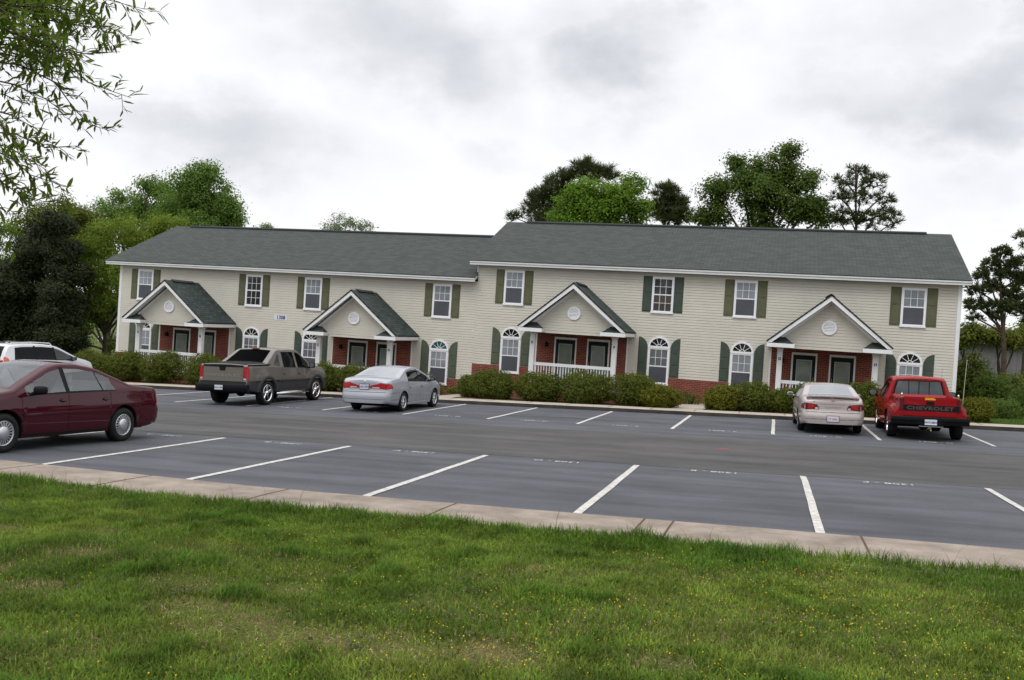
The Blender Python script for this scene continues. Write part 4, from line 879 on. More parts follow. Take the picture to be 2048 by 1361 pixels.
BARE = ((6.55, -33.35, 0.45), (7.05, -33.9, 0.5), (7.6, -34.15, 0.6), (8.35, -34.1, 0.55), (9.0, -34.0, 0.45), (5.3, -32.9, 0.4), (5.0, -33.6, 0.35), (5.75, -33.85, 0.4), (4.0, -32.4, 0.3), (4.9, -32.2, 0.25), (9.9, -33.8, 0.3), (7.3, -33.2, 0.3))
def keep_near(x, y):
    u, v, w = proj_np(x, y, 0.45+0*x)
    e = edge_y(x)+0.10*vnoise(x, x*0, 2.2, 9)-0.02
    ok = (y < e) & (u > -260) & (u < 2320) & (v < 1520) & (w > 1)
    nd = dens(x, y); pr = np.clip((nd-0.30)*5.0, 0.60, 1.0)*np.clip(1.25-(w-4)*0.05, 0.75, 1.0)
    # thin bare patch in the middle foreground and to the left
    for cx, cy, r in BARE:
        pr = pr*np.clip(0.22+((x-cx)**2+((y-cy)*1.6)**2)/(r*r)*0.8, 0.22, 1)
    return ok & (rng.random(len(x)) < pr)
def h_near(x, y):
    e = np.clip(1-(edge_y(x)-y)/0.55, 0, 1); t = vnoise(x, y, 1.6, 5); tuft = np.clip((vnoise(x, y, 3.1, 15)-0.60)*6, 0, 1)
    return (0.022+0.036*t)*(0.6+0.8*rng.random(len(x)))*(1+1.3*e)+0.075*tuft*rng.random(len(x))
def c_near(x, y):
    n = len(x); a = vnoise(x, y, 0.9, 21)[:, None]; r = rng.random((n, 1)); e = np.clip(1-(edge_y(x)-y)/0.9, 0, 1)[:, None]
    g1, g2, st = np.array([0.082, 0.150, 0.018]), np.array([0.205, 0.262, 0.042]), np.array([0.36, 0.275, 0.16])
    mixv = np.clip((a-0.3)*1.5+(r-0.5)*0.7-0.35*e, 0, 1); c = g1*(1-mixv)+g2*mixv; tf = np.clip((vnoise(x, y, 3.1, 15)-0.60)*5, 0, 1)[:, None]*0.7; c = c*(1-tf)+np.array([0.075, 0.165, 0.020])*tf; c = c*(0.45+1.15*vnoise(x, y, 4.2, 51)[:, None])
    dry = np.clip((0.46-dens(x, y))*4, 0.05, 0.40)[:, None]*(1-0.75*e)
    for cx, cy, rr in BARE: dry = np.maximum(dry, 0.8*np.exp(-((x-cx)**2+((y-cy)*1.5)**2)/(rr*rr))[:, None])
    c = np.where(rng.random((n, 1)) < dry, st*(0.5+0.7*rng.random((n, 1))), c); return c*(0.75+0.5*rng.random((n, 1)))
grass('lawn_grass', 1300000, (-3.5, 17, -36.2, -29.6), keep_near, h_near, c_near, 0.0066, LM['grass'])
def keep_out(x, y):        # the lawn goes on outside the frame
    u, v, w = proj_np(x, y, 0.45+0*x); e = edge_y(x)+0.10*vnoise(x, x*0, 2.2, 9)-0.02
    return (y < e) & ~((u > -260) & (u < 2320) & (v < 1520) & (w > 1))
grass('lawn_grass', 620000, (-14, 26, -41.5, -29.0), keep_out, h_near, c_near, 0.0095, LM['grass'])
# tall seeding stalks near the pavement
def keep_st(x, y):
    e = edge_y(x)-y; return (e > -0.02) & (rng.random(len(x)) < np.clip(np.exp(-e/0.25)+0.06, 0, 1)) & (vnoise(x, y, 1.2, 8) > 0.42)
grass('seeding_grass', 3400, (-4, 16.5, -34.5, -29.4), keep_st, lambda x, y: 0.16+0.16*rng.random(len(x)), lambda x, y: np.tile(np.array([[0.09, 0.115, 0.03]]), (len(x), 1))*(0.6+0.7*rng.random((len(x), 1))), 0.0045, LM['grass'])
# grass strip right of the far shrubs, and beyond the building
def keep_far(x, y): return rng.random(len(x)) < 0.9
grass('verge_grass', 26000, (16.6, 24.5, -5.5, -1.2), lambda x, y: (rng.random(len(x)) < 0.9), lambda x, y: 0.05+0.06*rng.random(len(x)), lambda x, y: np.array([[0.085, 0.15, 0.024]])*(0.6+0.7*rng.random((len(x), 1))), 0.014, LM['grass'])
grass('field_grass', 30000, (-34, -22.6, -4.5, 14), lambda x, y: (rng.random(len(x)) < 0.9), lambda x, y: 0.07+0.08*rng.random(len(x)), lambda x, y: np.array([[0.09, 0.17, 0.024]])*(0.6+0.7*rng.random((len(x), 1))), 0.02, LM['grass'])
def flowers(n):
    x = rng.uniform(-4, 17, n); y = rng.uniform(-36, -30.4, n); m = np.clip((vnoise(x, y, 1.1, 31)-0.53)*9, 0.006, 1)*np.clip((x-3)/8, 0.25, 1); k = rng.random(n) < m; x, y = x[k], y[k]; n = len(x)
    z = -0.5006+0.03681*x-0.02844*(y+15)+0.034+0.10+0.02+0.03*rng.random(n); P = np.stack([x, y, z], 1)
    V, Fc = leaf_quads(P, np.tile([[0, -0.5, 0.8]], (n, 1)), 0.0085, 0.95, 0.3)
    o = np_mesh('wildflowers', V, Fc, mat('yellow_petals', (0.50, 0.36, 0.012), 0.8)); o['kind'] = 'stuff'
flowers(20000)
def weeds(n):       # small broad-leaved weeds
    x = rng.uniform(-4, 17, n); y = rng.uniform(-36, -30.4, n); k = vnoise(x, y, 0.7, 41) > 0.5; x, y = x[k], y[k]; n = len(x); m = 9
    z = -0.5006+0.03681*x-0.02844*(y+15)+0.034+0.10+0.02; P = np.repeat(np.stack([x, y, z], 1), m, 0)+rng.normal(size=(n*m, 3))*np.array([0.03, 0.03, 0.008])
    V, Fc = leaf_quads(P, np.tile([[0, 0, 1.0]], (n*m, 1)), 0.028, 0.55, 0.5); o = np_mesh('lawn_weeds', V, Fc, leaf_mat('weed_leaves', (0.06, 0.085, 0.03), (0.12, 0.14, 0.07), 6, 0.3)); o['kind'] = 'stuff'
weeds(1500)

# --- overhanging oak at the left: trunk outside the frame, narrow leaves near the camera
def near(u, v, d): return CAM+ray(u, v)*d
oak = empty('oak_tree', (4.3, -36.2, H(4.3, -36.2)+0.1), 'narrow-leaved oak with branches hanging into the upper left corner', 'tree')
OB = np.array(oak.location)
def oak_build():
    mb = MB(); base = OB-[0, 0, 0.3]; fork = OB+np.array([0.15, 0.2, 3.3])
    limb(mb, base, fork, 0.17, 0.11, 0.02, 6)
    tw = [[(-60,10,5.3),(100,3,5.2),(200,-4,5.1),(285,18,5.0)], [(-60,-50,5.6),(60,35,5.5),(150,50,5.4),(243,62,5.3)], [(-60,30,4.9),(80,88,4.9),(170,108,4.8),(240,104,4.8)],
      [(-60,70,5.2),(60,80,5.2),(140,130,5.1),(175,165,5.1),(215,180,5.0),(262,196,5.0)], [(-60,120,5.5),(40,130,5.5),(110,165,5.4),(150,220,5.4),(180,250,5.3),(220,262,5.3)],
      [(-60,150,5.0),(30,170,5.0),(90,198,5.0),(125,222,4.9)], [(-60,210,5.2),(20,230,5.2),(62,252,5.1)], [(-60,262,5.4),(30,268,5.4),(90,296,5.3),(158,292,5.3)], [(-60,290,5.1),(20,312,5.1),(60,350,5.0),(130,372,5.0)],
      [(-60,330,5.5),(10,350,5.5),(50,390,5.5),(88,404,5.4)], [(-60,340,5.0),(0,362,5.0),(36,388,5.0),(58,412,4.9)], [(-60,0,5.8),(60,22,5.8),(130,44,5.7),(170,30,5.7)], [(-60,60,6.0),(50,52,6.0),(120,92,5.9),(160,120,5.9)], [(-60,90,5.7),(40,100,5.7),(92,134,5.6),(110,160,5.6)],
      [(-60,-20,4.8),(20,30,4.8),(80,60,4.7),(130,110,4.7)], [(-60,180,5.9),(10,190,5.9),(50,210,5.8)], [(-60,400,5.2),(0,408,5.2),(14,432,5.2)], [(-90,440,5.0),(-20,452,5.0),(22,470,5.0)], [(-60,-10,5.4),(120,15,5.4),(190,40,5.3),(225,90,5.2)], [(-60,300,5.8),(10,290,5.8),(60,320,5.8),(100,345,5.7)], [(-60,40,5.3),(30,60,5.3),(70,100,5.2),(80,140,5.2)], [(-60,230,4.9),(0,250,4.9),(30,280,4.9),(40,320,4.8)]]
    for k in range(9): y0, d = rng.uniform(-40, 120), rng.uniform(4.9, 6.0); tw.append([(-70, y0, d), (30, y0+rng.uniform(0, 25), d), (rng.uniform(90, 190), y0+rng.uniform(10, 45), d-0.1)])
    # branches outside the frame too, so that the crown has a body
    for k in range(26):
        u, v, d = rng.uniform(-900, -150), rng.uniform(-700, 300), rng.uniform(4.5, 7.5); tw.append([(u-160, v-60, d), (u, v, d), (u+150, v+50, d-0.1), (u+260, v+120, d-0.2)] if u < -330 else [(u-160, v-160, d), (u-60, v-120, d), (u+40, v-160, d), (u+100, v-120, d)])
    for k in range(10):
        u, d = rng.uniform(-100, 240), rng.uniform(4.8, 6.2); tw.append([(u-200, -330, d), (u-100, -250, d), (u, -160, d), (u+60, -90, d)])
    LV, LN, LD = [], [], []
    for line in tw:
        pts = [near(*p) for p in line]; a = fork+rng.normal(size=3)*0.12+np.array([0, 0, rng.random()*0.8])
        limb(mb, a, pts[0], 0.03, 0.007, 0.08, 5); mb.tube(pts, [0.006-0.0045*i/(len(pts)-1) for i in range(len(pts))], 5, 0, False)
        seg = [(pts[i], pts[i+1]) for i in range(len(pts)-1)]
        for p, q in seg:
            L = np.linalg.norm(q-p); m = max(2, int(L/0.040)); dr = (q-p)/L
            for i in range(m):
                s = p+(q-p)*(i+rng.random())/m; dd = dr*0.75+unit(1)[0]*0.75+np.array([0, 0, -0.04]); dd /= np.linalg.norm(dd); ln = rng.uniform(0.06, 0.15)
                e = s+dd*ln+np.array([0, 0, -0.08*ln]); mb.tube([s, (s+e)/2+np.array([0, 0, 0.01]), e], [0.0022, 0.0018, 0.001], 4, 0, False)
                for j in range(int(ln/0.016)):
                    t = (j+rng.random())/(ln/0.016); LV.append(s+(e-s)*t); ld = dd*0.8+unit(1)[0]*0.8+np.array([0, 0, -0.05]); LD.append(ld/np.linalg.norm(ld))
    mb.build('trunk', M['bark'], oak, tuple(OB))
    P = np.array(LV); D = np.array(LD); n = len(P); s = np.cross(D, unit(n)*0.5+np.array([0, 0, 1.0])); s /= np.linalg.norm(s, axis=1, keepdims=True); up = np.cross(s, D)
    L = (0.042+0.05*rng.random(n))[:, None]; w = L*0.115; cv = (rng.normal(size=(n, 1))*0.12)*L
    V = np.stack([P, P+D*L*0.35-s*w+up*w*0.35, P+D*L*0.35+s*w+up*w*0.35, P+D*L*0.72-s*w*0.8+up*(cv+w*0.3), P+D*L*0.72+s*w*0.8+up*(cv+w*0.3), P+D*L+up*cv*1.8, P+D*L*0.35, P+D*L*0.72+up*cv], 1).reshape(-1, 3)
    i = np.arange(n)[:, None]*8; q = np.array([[0, 1, 6, 6], [0, 6, 2, 2], [1, 3, 7, 6], [6, 7, 4, 2], [3, 5, 7, 7], [7, 5, 4, 4]])
    quads = np.concatenate([i+q[2:4][k] for k in range(2)]); tris = np.concatenate([i+q[k][:3] for k in (0, 1, 4, 5)])
    b = MB(); me = bpy.data.meshes.new('foliage'); Vl = (V-OB)
    me.from_pydata(Vl.tolist(), [], quads.tolist()+tris.tolist()); me.materials.append(LM['oak']); me.update()
    o = bpy.data.objects.new('foliage', me); COL.objects.link(o); o.parent = oak
LM['oak'] = leaf_mat('oak_leaves', (0.060, 0.105, 0.012), (0.150, 0.215, 0.030), 6, 0.55, 0.5)
oak_build()

# ------------------------------------------------------------------ shed, fence and stake at the edges of the scene
def shed():
    a, b = at(1905, 700, 24), at(2200, 700, 24); zt, zb = at(1980, 688, 24)[2], H(24, 14)-0.2
    root = empty('storage_shed', (a[0], 24, zb), 'long grey metal shed with a brown eave behind the bare pine trunk', 'shed'); of = tuple(root.location)
    mb = MB(); x = a[0]; X1 = b[0]+6
    mb.box((x, 24, zb), (X1, 34, zt))
    while x < X1-0.4: mb.box((x+0.1, 23.96, zb), (x+0.18, 23.998, zt-0.01)); x += 0.4
    mb.build('wall', mat('grey_metal_wall', (0.20, 0.20, 0.21), 0.6, var=0.15, vscale=0.6), root, of)
    mb = MB(); mb.box((a[0]-0.3, 23.5, zt+0.002), (X1+0.3, 23.8, zt+0.28)); mb.build('eave', mat('brown_eave', (0.13, 0.05, 0.035), 0.7), root, of)
    mb = MB(); mb.slab([(a[0]-0.3, 23.45, zt+0.30), (X1+0.3, 23.45, zt+0.30), (X1+0.3, 29, zt+1.3), (a[0]-0.3, 29, zt+1.3)], 0.015); mb.slab([(a[0]-0.3, 29, zt+1.3), (X1+0.3, 29, zt+1.3), (X1+0.3, 34.5, zt+0.30), (a[0]-0.3, 34.5, zt+0.30)], 0.015)
    mb.build('roof', mat('pale_metal_roof', (0.55, 0.56, 0.58), 0.5), root, of)
shed()
def fence():
    c0, c1 = at(197, 690, 58), at(216, 690, 58); z = H(c0[0], 58)+0.16
    root = empty('rail_fence', (c0[0], 58, z), 'short white rail fence in the clearing left of the building', 'fence'); of = tuple(root.location)
    mb = MB()
    for k in range(3): mb.box((c0[0], 57.97, z+0.02+k*0.17), (c1[0], 58.0, z+0.11+k*0.17))
    mb.build('rail', M['white'], root, of)
    for x in (c0[0]-0.045, c1[0]+0.045): mb = MB(); mb.box((x-0.045, 57.94, z-0.4), (x+0.045, 58.03, z+0.55)); mb.build('post', M['white'], root, of)
fence()
p = at(1925, 805, -5.0); mb = MB(); zb = H(p[0], -5)+0.1; zt = at(1928, 722, -5.0)[2]
mb.tube([(p[0], -5, zb), (p[0]+0.02, -5, (zb+zt)/2), (p[0]+0.05, -5, zt)], [0.011, 0.010, 0.008], 8); mb.ell((p[0]+0.05, -5, zt+0.012), (0.016, 0.016, 0.014)); mb.lathe_y([(0, 0.0), (0, 0.0)], 3)
o = mb.build('marker_stake', mat('pale_stake', (0.40, 0.43, 0.33), 0.6), None); tag(o, 'thin pale upright stake between the red pickup and the round shrub', 'stake')

# unseen treeline added behind the camera to darken reflections and cut sky fill
def unseen_woods():
    lob = []
    for k in range(46):
        x = -75+k*3.6+rng.uniform(-1, 1); y = -84+rng.uniform(-5, 5); hgt = rng.uniform(9, 14); z0 = H(x, -60)
        lob.append((np.array([x, y, z0+hgt*0.62]), (3.2, 3.2, hgt*0.40))); lob.append((np.array([x+1.5, y+1, z0+hgt*0.25]), (3.0, 3.0, hgt*0.28)))
    P, Nn = lobed_points(lob, 2600, 16, 0.8, 0.35); V, Fc = leaf_quads(P, Nn, 0.75); o = np_mesh('unseen_woods', V, Fc, LM['dark']); o['kind'] = 'stuff'
unseen_woods()
# ------------------------------------------------------------------ vehicles
def paint(name, col, metal=0.35, rough=0.32, coat=1.0):
    return mat(name, col, 0.5, metal, spec=0.0, coat=coat*0.75)
M['glass'] = glass_mat('car_glass', (0.70, 0.76, 0.74), 0.06)
M['glass_black'] = glass_mat('black_glass', (0.03, 0.03, 0.035), -0.006, fm=0.10)
M['glass_dark'] = glass_mat('tinted_glass', (0.07, 0.08, 0.09), -0.01, fm=0.6)
M['glass_mid'] = glass_mat('light_tinted_glass', (0.26, 0.29, 0.30), 0.03)
M['glass_mirror'] = glass_mat('sky_reflecting_glass', (0.30, 0.33, 0.36), 0.34)
M['red_lens'] = mat('red_lens', (0.30, 0.005, 0.007), 0.5, coat=0.5, var=0.25, vscale=22)
M['dark_lens'] = mat('dark_red_lens', (0.075, 0.004, 0.007), 0.5, coat=0.5, var=0.3, vscale=22)
M['orange_lens'] = mat('orange_red_lens', (0.55, 0.07, 0.015), 0.12, coat=1.0, var=0.3, vscale=22)
M['clear_lens'] = mat('clear_lens', (0.55, 0.55, 0.55), 0.1, 0.3, coat=1.0)
M['seat_grey'] = mat('grey_seat', (0.30, 0.30, 0.305), 0.9); M['seat_tan'] = mat('tan_seat', (0.20, 0.16, 0.12), 0.9); M['seat_dark'] = mat('dark_seat', (0.035, 0.035, 0.04), 0.9)
M['cladding'] = mat('grey_cladding', (0.040, 0.040, 0.042), 0.6, var=0.08, vscale=3)
M['plate'] = mat('plate_white', (0.55, 0.57, 0.62), 0.4); M['plate_blue'] = mat('plate_blue', (0.05, 0.08, 0.25), 0.5); M['plate_red'] = mat('plate_red', (0.40, 0.05, 0.07), 0.5)

M['mirror'] = mat('mirror_glass', (0.10, 0.11, 0.12), 0.1, coat=0.3)
def smooth_fn(pts, sig=0.05):
    xs = np.array([p[0] for p in pts], float); zs = np.array([p[1] for p in pts], float)
    g = np.arange(xs[0]-0.5, xs[-1]+0.5, 0.01); v = np.interp(g, xs, zs)
    if sig > 0:
        k = np.exp(-0.5*(np.arange(-int(3*sig/0.01), int(3*sig/0.01)+1)*0.01/sig)**2); k /= k.sum(); p = len(k)//2
        v = np.convolve(np.pad(v, p, mode='edge'), k, mode='valid')
    return lambda x: float(np.interp(x, g, v))
class Car:
    """lofted body shell; x forward, y left, z up, origin on the ground between the axles"""
    def __init__(s, spec):
        s.p = spec; s.xr, s.xf = spec['x']; s.top = smooth_fn(spec['top'], spec.get('tsig', 0.05)); s.belt = smooth_fn(spec['belt'], 0.04); s.bot = smooth_fn(spec['bot'], 0.02)
        s.wf = smooth_fn(spec['w'], 0.03); s.gf = smooth_fn(spec.get('g', [(0.15, 0.93), (0.35, 0.975), (0.55, 1.0), (0.72, 0.995), (0.95, 0.955)]), 0.03)
        s.tum = spec.get('tum', 0.50); s.wr = smooth_fn(spec.get('warp_r', [(0, 0), (2, 0)]), 0.015); s.wfr = smooth_fn(spec.get('warp_f', [(0, 0), (2, 0)]), 0.02)
        s.lean = (lambda x: float(np.interp(x, [q[0] for q in spec['lean']], [q[1] for q in spec['lean']]))) if 'lean' in spec else (lambda x: 0.0)
        s.er = spec.get('er', 0.06); s.crown = spec.get('crown', 0.035)
    def S(s, x, z):
        b = s.belt(x); w = s.wf(x)
        if z <= b: return w*s.gf(z)
        d = z-b; return w*s.gf(b)-s.tum*d*(1-0.35*min(1, max(0, 0.12-d)/0.12))
    def wx(s, x, z):
        L = 0.6; r = max(0.0, 1-(x-s.xr)/L)**2; f = max(0.0, 1-(s.xf-x)/L)**2
        return x+s.wr(z)*r-s.wfr(z)*f
    def side(s, x, z, off, sg):
        return (s.wx(x, z), sg*(s.S(x, z)+off), z)
    def rear(s, y, z, off):
        ye = max(0.2, s.S(s.xr, z)); b = s.p.get('bulge_r', 0.06)*(1-min(1, (y/ye)**2)); return (s.xr+s.wr(z)-b-off, y, z)
    def front(s, y, z, off):
        ye = max(0.2, s.S(s.xf, z)); b = s.p.get('bulge_f', 0.10)*(1-min(1, (y/ye)**2)); return (s.xf-s.wfr(z)+b+off, y, z)
    def shell(s, root, mats, glass):
        p = s.p; wheels = p['wheels']; ra = p['arch']; zc = p['zc']; z1 = p['z1']
        st = set(np.round(np.arange(s.xr, s.xf, 0.07), 3)) | {s.xr, s.xf, s.xr+0.02, s.xr+0.05, s.xf-0.02, s.xf-0.05}
        for key in ('doors', 'side_glass'):
            for a, b in p.get(key, []): st |= {a, b}
        for k in ('ws', 'rw', 'hood', 'lid', 'bed', 'cover'):
            if k in p: st |= set(p[k])
        if 'bed' in p: st |= {p['bed'][0]+0.012, p['bed'][1]-0.012}
        sp = []
        for xw in wheels:
            for a in np.linspace(0, math.pi, 13): sp.append(round(xw+ra*math.cos(a), 4))
        keep = set(sp) | {round(v, 4) for v in st if any(abs(v-q) < 1e-6 for k in ('doors', 'side_glass') for pr in p.get(k, []) for q in pr) or v in (s.xr, s.xf) or any(v in p.get(k, ()) for k in ('ws', 'rw', 'hood', 'lid', 'bed', 'cover'))}
        stl = sorted(keep | {v for v in st if all(abs(v-q) > 0.012 for q in keep)})
        X = []
        for x in stl:
            X.append((x, 0))
            for xw in wheels:                       # doubled stations where an arch starts and ends
                if abs(x-(xw-ra)) < 1e-3: X[-1] = (x, 0); X.append((x, xw))
                if abs(x-(xw+ra)) < 1e-3: X[-1] = (x, xw); X.append((x, 0))
        n1, n2, n3, na, K = 5, 5, 7, 4, 12; TT = (0.0, 0.07, 0.27, 0.50, 0.72, 0.93, 1.0)
        rows = []
        for x, aw in X:
            zb = s.bot(x)
            for xw in wheels:
                if abs(x-xw) < ra-1e-4 or aw == xw: zb = max(zb, zc+math.sqrt(max(0, ra*ra-(x-xw)**2)))
            zt = s.top(x)-s.crown*0.0; b = min(s.belt(x), zt-s.er-0.012); zz1 = min(z1, b-0.03)
            L = []
            for i in range(n1): L.append((x, zb+(zz1-zb)*i/n1, 0))
            for i in range(n2): L.append((x, zz1+(b-zz1)*i/n2, 0))
            zs = zt-s.er
            for i in range(n3):
                t = TT[i]; xs = x+s.lean(x)*min(1, t/0.85)*(1 if t < 0.99 else 0)
                if 'lean' in p and abs(s.lean(x)) > 1e-4:
                    zt2 = s.top(xs); b2 = min(s.belt(xs), zt2-s.er-0.012); L.append((xs, b2+(zt2-s.er-b2)*t, 0))
                else: L.append((x, b+(zs-b)*t, 0))
            half = [(xx, s.S(xx, z), z) for xx, z, _ in L]; ye = s.S(x, zs)
            for i in range(1, na+1):
                a = math.pi/2*i/na; half.append((x, ye-s.er*(1-math.cos(a)), zs+s.er*math.sin(a)))
            yt = half[-1][1]; cr = s.crown; top = []
            for k in range(1, K):
                f = 1-2*k/K; top.append((x, yt*f, zt+cr*(1-f*f)))
            if 'bed' in p and p['bed'][0]+0.005 < x < p['bed'][1]-0.005:
                top = [(q[0], q[1]*(1.06 if abs(q[1]) > yt*0.7 else 1), p['bedz']) for q in top]
            ring = [(s.wx(q[0], q[2]), q[1], q[2]) for q in half]+[(s.wx(q[0], q[2]), q[1], q[2]) for q in top]+[(s.wx(q[0], q[2]), -q[1], q[2]) for q in half[::-1]]
            rows.append(ring)
        NR = len(rows[0]); nh = n1+n2+n3+na
        groups = {}
        def put(key, quad): groups.setdefault(key, []).append(quad)
        rb, rg = n1+n2, n1+n2+n3-1
        def inr(x0, x1, lst):
            for i, (a, b) in enumerate(lst):
                if x0 >= a-1e-4 and x1 <= b+1e-4: return i
            return None
        for i in range(len(X)-1):
            x0, x1 = X[i][0], X[i+1][0]
            if x1-x0 < 1e-6 and False: continue
            for r in range(NR-1):
                a, b = rows[i], rows[i+1]; q = (a[r], b[r], b[r+1], a[r+1]); rr = r if r < nh else NR-2-r; sidek = 'L' if r < nh else 'R'; istop = nh-1 <= r < NR-nh
                key = ('body', 0)
                if istop:
                    k = r-(nh-1)
                    if 'ws' in p and x0 >= p['ws'][0]-1e-4 and x1 <= p['ws'][1]+1e-4: key = ('windshield', 0) if 1 <= k <= K-2 else ('body', 0)
                    elif 'rw' in p and x0 >= p['rw'][0]-1e-4 and x1 <= p['rw'][1]+1e-4: key = ('rear_window', 0) if 1 <= k <= K-2 else ('body', 0)
                    elif 'hood' in p and x0 >= p['hood'][0]-1e-4 and x1 <= p['hood'][1]+1e-4: key = ('hood', 0) if 1 <= k <= K-2 else ('body', 0)
                    elif 'lid' in p and x0 >= p['lid'][0]-1e-4 and x1 <= p['lid'][1]+1e-4: key = ('trunk_lid', 0) if 1 <= k <= K-2 else ('body', 0)
                    elif 'cover' in p and x0 >= p['cover'][0]-1e-4 and x1 <= p['cover'][1]+1e-4: key = ('bed_cover', 1)
                else:
                    if rb <= rr < rg:
                        j = inr(x0, x1, p.get('side_glass', []))
                        if j is not None: key = ('window', sidek, j) if rb+1 <= rr < rg-1 else ('body', 1 if rr == rb else p.get('rail', 0))
                        else:
                            if any(a0 <= (x0+x1)/2 <= b0 for a0, b0 in p.get('black_pillar', [])): key = ('body', 1)
                    elif rr < rb:
                        j = inr(x0, x1, p.get('doors', []))
                        clad = rr < n1 and 'clad' in p
                        if j is not None: key = ('door', sidek, j, 2 if clad else 0)
                        elif clad: key = ('body', 2)
                put(key, q)
            a, b = rows[i], rows[i+1]; put(('body', 3), (b[0], a[0], a[-1], b[-1]))      # underside and wheel wells
        for e, row, fn in ((0, rows[0], s.rear), (1, rows[-1], s.front)):
            KC = 12; lefts = row[:nh]; rights = row[::-1][:nh]
            for r in range(nh-1):
                for k in range(KC):
                    def P(rr, kk):
                        l, t = lefts[rr], kk/KC; y = l[1]*(1-2*t); z = l[2]+s.crown*(1-(1-2*t)**2)*max(0, (rr-(nh-1-na))/na); bl = s.p.get('bulge_r' if e == 0 else 'bulge_f', 0.06)*(1-(1-2*t)**2); return (l[0]-bl if e == 0 else l[0]+bl, y, z)
                    q = (P(r, k), P(r+1, k), P(r+1, k+1), P(r, k+1))
                    put(('body', 2 if ('clad' in p and r < n1-1) else 0), q if e == 0 else q[::-1])
            for k in range(KC):   # close the gap between cap and top edge
                t0, t1 = k/KC, (k+1)/KC; l = lefts[-1]; bl = lambda t: (s.p.get('bulge_r' if e == 0 else 'bulge_f', 0.06))*(1-(1-2*t)**2)
                Pt = lambda t, bb: (l[0]-(bb if e == 0 else -bb), l[1]*(1-2*t), l[2]+s.crown*(1-(1-2*t)**2))
                q = (Pt(t0, 0), Pt(t0, bl(t0)), Pt(t1, bl(t1)), Pt(t1, 0)); put(('body', 0), q if e == 1 else q)
        objs = {}
        def mk(name, keys, ms, parent):
            mb = MB(); idx = {}
            for key in keys:
                mi = key[-1] if key[0] in ('body', 'door', 'bed_cover') else 0
                for q in groups[key]:
                    f = []
                    for v in q[::-1]:
                        kv = (round(v[0], 4), round(v[1], 4), round(v[2], 4))
                        if kv not in idx: idx[kv] = len(mb.v); mb.v.append(kv)
                        if not f or f[-1] != idx[kv]: f.append(idx[kv])
                    if len(f) > 1 and f[0] == f[-1]: f.pop()
                    if len(set(f)) == len(f) and len(f) >= 3: mb.f.append(tuple(f)); mb.m.append(mi); mb.sm.append(mi != 3)
            return mb.build(name, ms, parent)
        s.body = mk('body', [k for k in groups if k[0] == 'body'], mats, root)
        for nm in ('hood', 'trunk_lid'):
            if (nm, 0) in groups: objs[nm] = mk(nm, [(nm, 0)], mats, root)
        if ('bed_cover', 1) in groups: mk('bed_cover', [('bed_cover', 1)], mats, root)
        for nm in ('windshield', 'rear_window'):
            if (nm, 0) in groups: mk(nm, [(nm, 0)], glass.get(nm, glass['side']), root)
        s.doors = {}
        for sd in 'LR':
            for j in range(len(p.get('doors', []))):
                ks = [k for k in groups if k[0] == 'door' and k[1] == sd and k[2] == j]
                if ks: s.doors[(sd, j)] = mk('door', ks, mats, root)
            for j in range(len(p.get('side_glass', []))):
                if ('window', sd, j) in groups: mk('window', [('window', sd, j)], glass.get('front' if j == 0 else 'side', glass['side']), root)
    def patch(s, name, poly, fn, off, m, parent, nr=6, nc=8, depth=0.012, mi=0, mb=None):
        """convex outline in surface coordinates laid on the body, standing off by `off`"""
        zs = [q[1] for q in poly]; z0, z1 = min(zs), max(zs); own = mb is None; mb = mb or MB(); R = []
        lv = sorted(set([z0+(z1-z0)*i/nr for i in range(nr+1)] + [z0+1e-4, z1-1e-4]))
        for z in lv:
            z = min(max(z, z0+1e-5), z1-1e-5); xs = []
            for i in range(len(poly)):
                a, b = poly[i], poly[(i+1) % len(poly)]
                if (a[1]-z)*(b[1]-z) <= 0 and abs(a[1]-b[1]) > 1e-9: xs.append(a[0]+(b[0]-a[0])*(z-a[1])/(b[1]-a[1]))
            R.append([(min(xs)+(max(xs)-min(xs))*k/nc, z) for k in range(nc+1)])
        V = [fn(a, z, off) for r in R for a, z in r]; n = nc+1
        mb.add(V, [(j*n+k, j*n+k+1, (j+1)*n+k+1, (j+1)*n+k) for j in range(len(R)-1) for k in range(nc)], mi, True)
        edge = R[0]+[r[-1] for r in R[1:]]+R[-1][::-1][1:]+[r[0] for r in R[::-1][1:-1]]
        E0 = [fn(a, z, off) for a, z in edge]; E1 = [fn(a, z, off-depth-0.004) for a, z in edge]; m_ = len(edge)
        mb.add(E0+E1, [(i, (i+1) % m_, m_+(i+1) % m_, m_+i) for i in range(m_)], mi)
        return mb.build(name, m, parent) if own else mb
    def seam(s, pts, sg, parent, w=0.007, fn=None):
        mb = MB(); f = fn or (lambda a, z, o: s.side(a, z, o, sg))
        q = []
        for (a, b) in zip(pts[:-1], pts[1:]):
            for i in range(6): t = i/6; q.append((a[0]+(b[0]-a[0])*t, a[1]+(b[1]-a[1])*t))
        q.append(pts[-1])
        for a, b in zip(q[:-1], q[1:]):
            d = np.array(b)-np.array(a); L = np.linalg.norm(d)+1e-9; n = np.array([-d[1], d[0]])/L*w/2
            c = [(a[0]-n[0], a[1]-n[1]), (b[0]-n[0], b[1]-n[1]), (b[0]+n[0], b[1]+n[1]), (a[0]+n[0], a[1]+n[1])]
            mb.add([f(x, z, 0.0025) for x, z in c], [(0, 1, 2, 3)])
        return mb
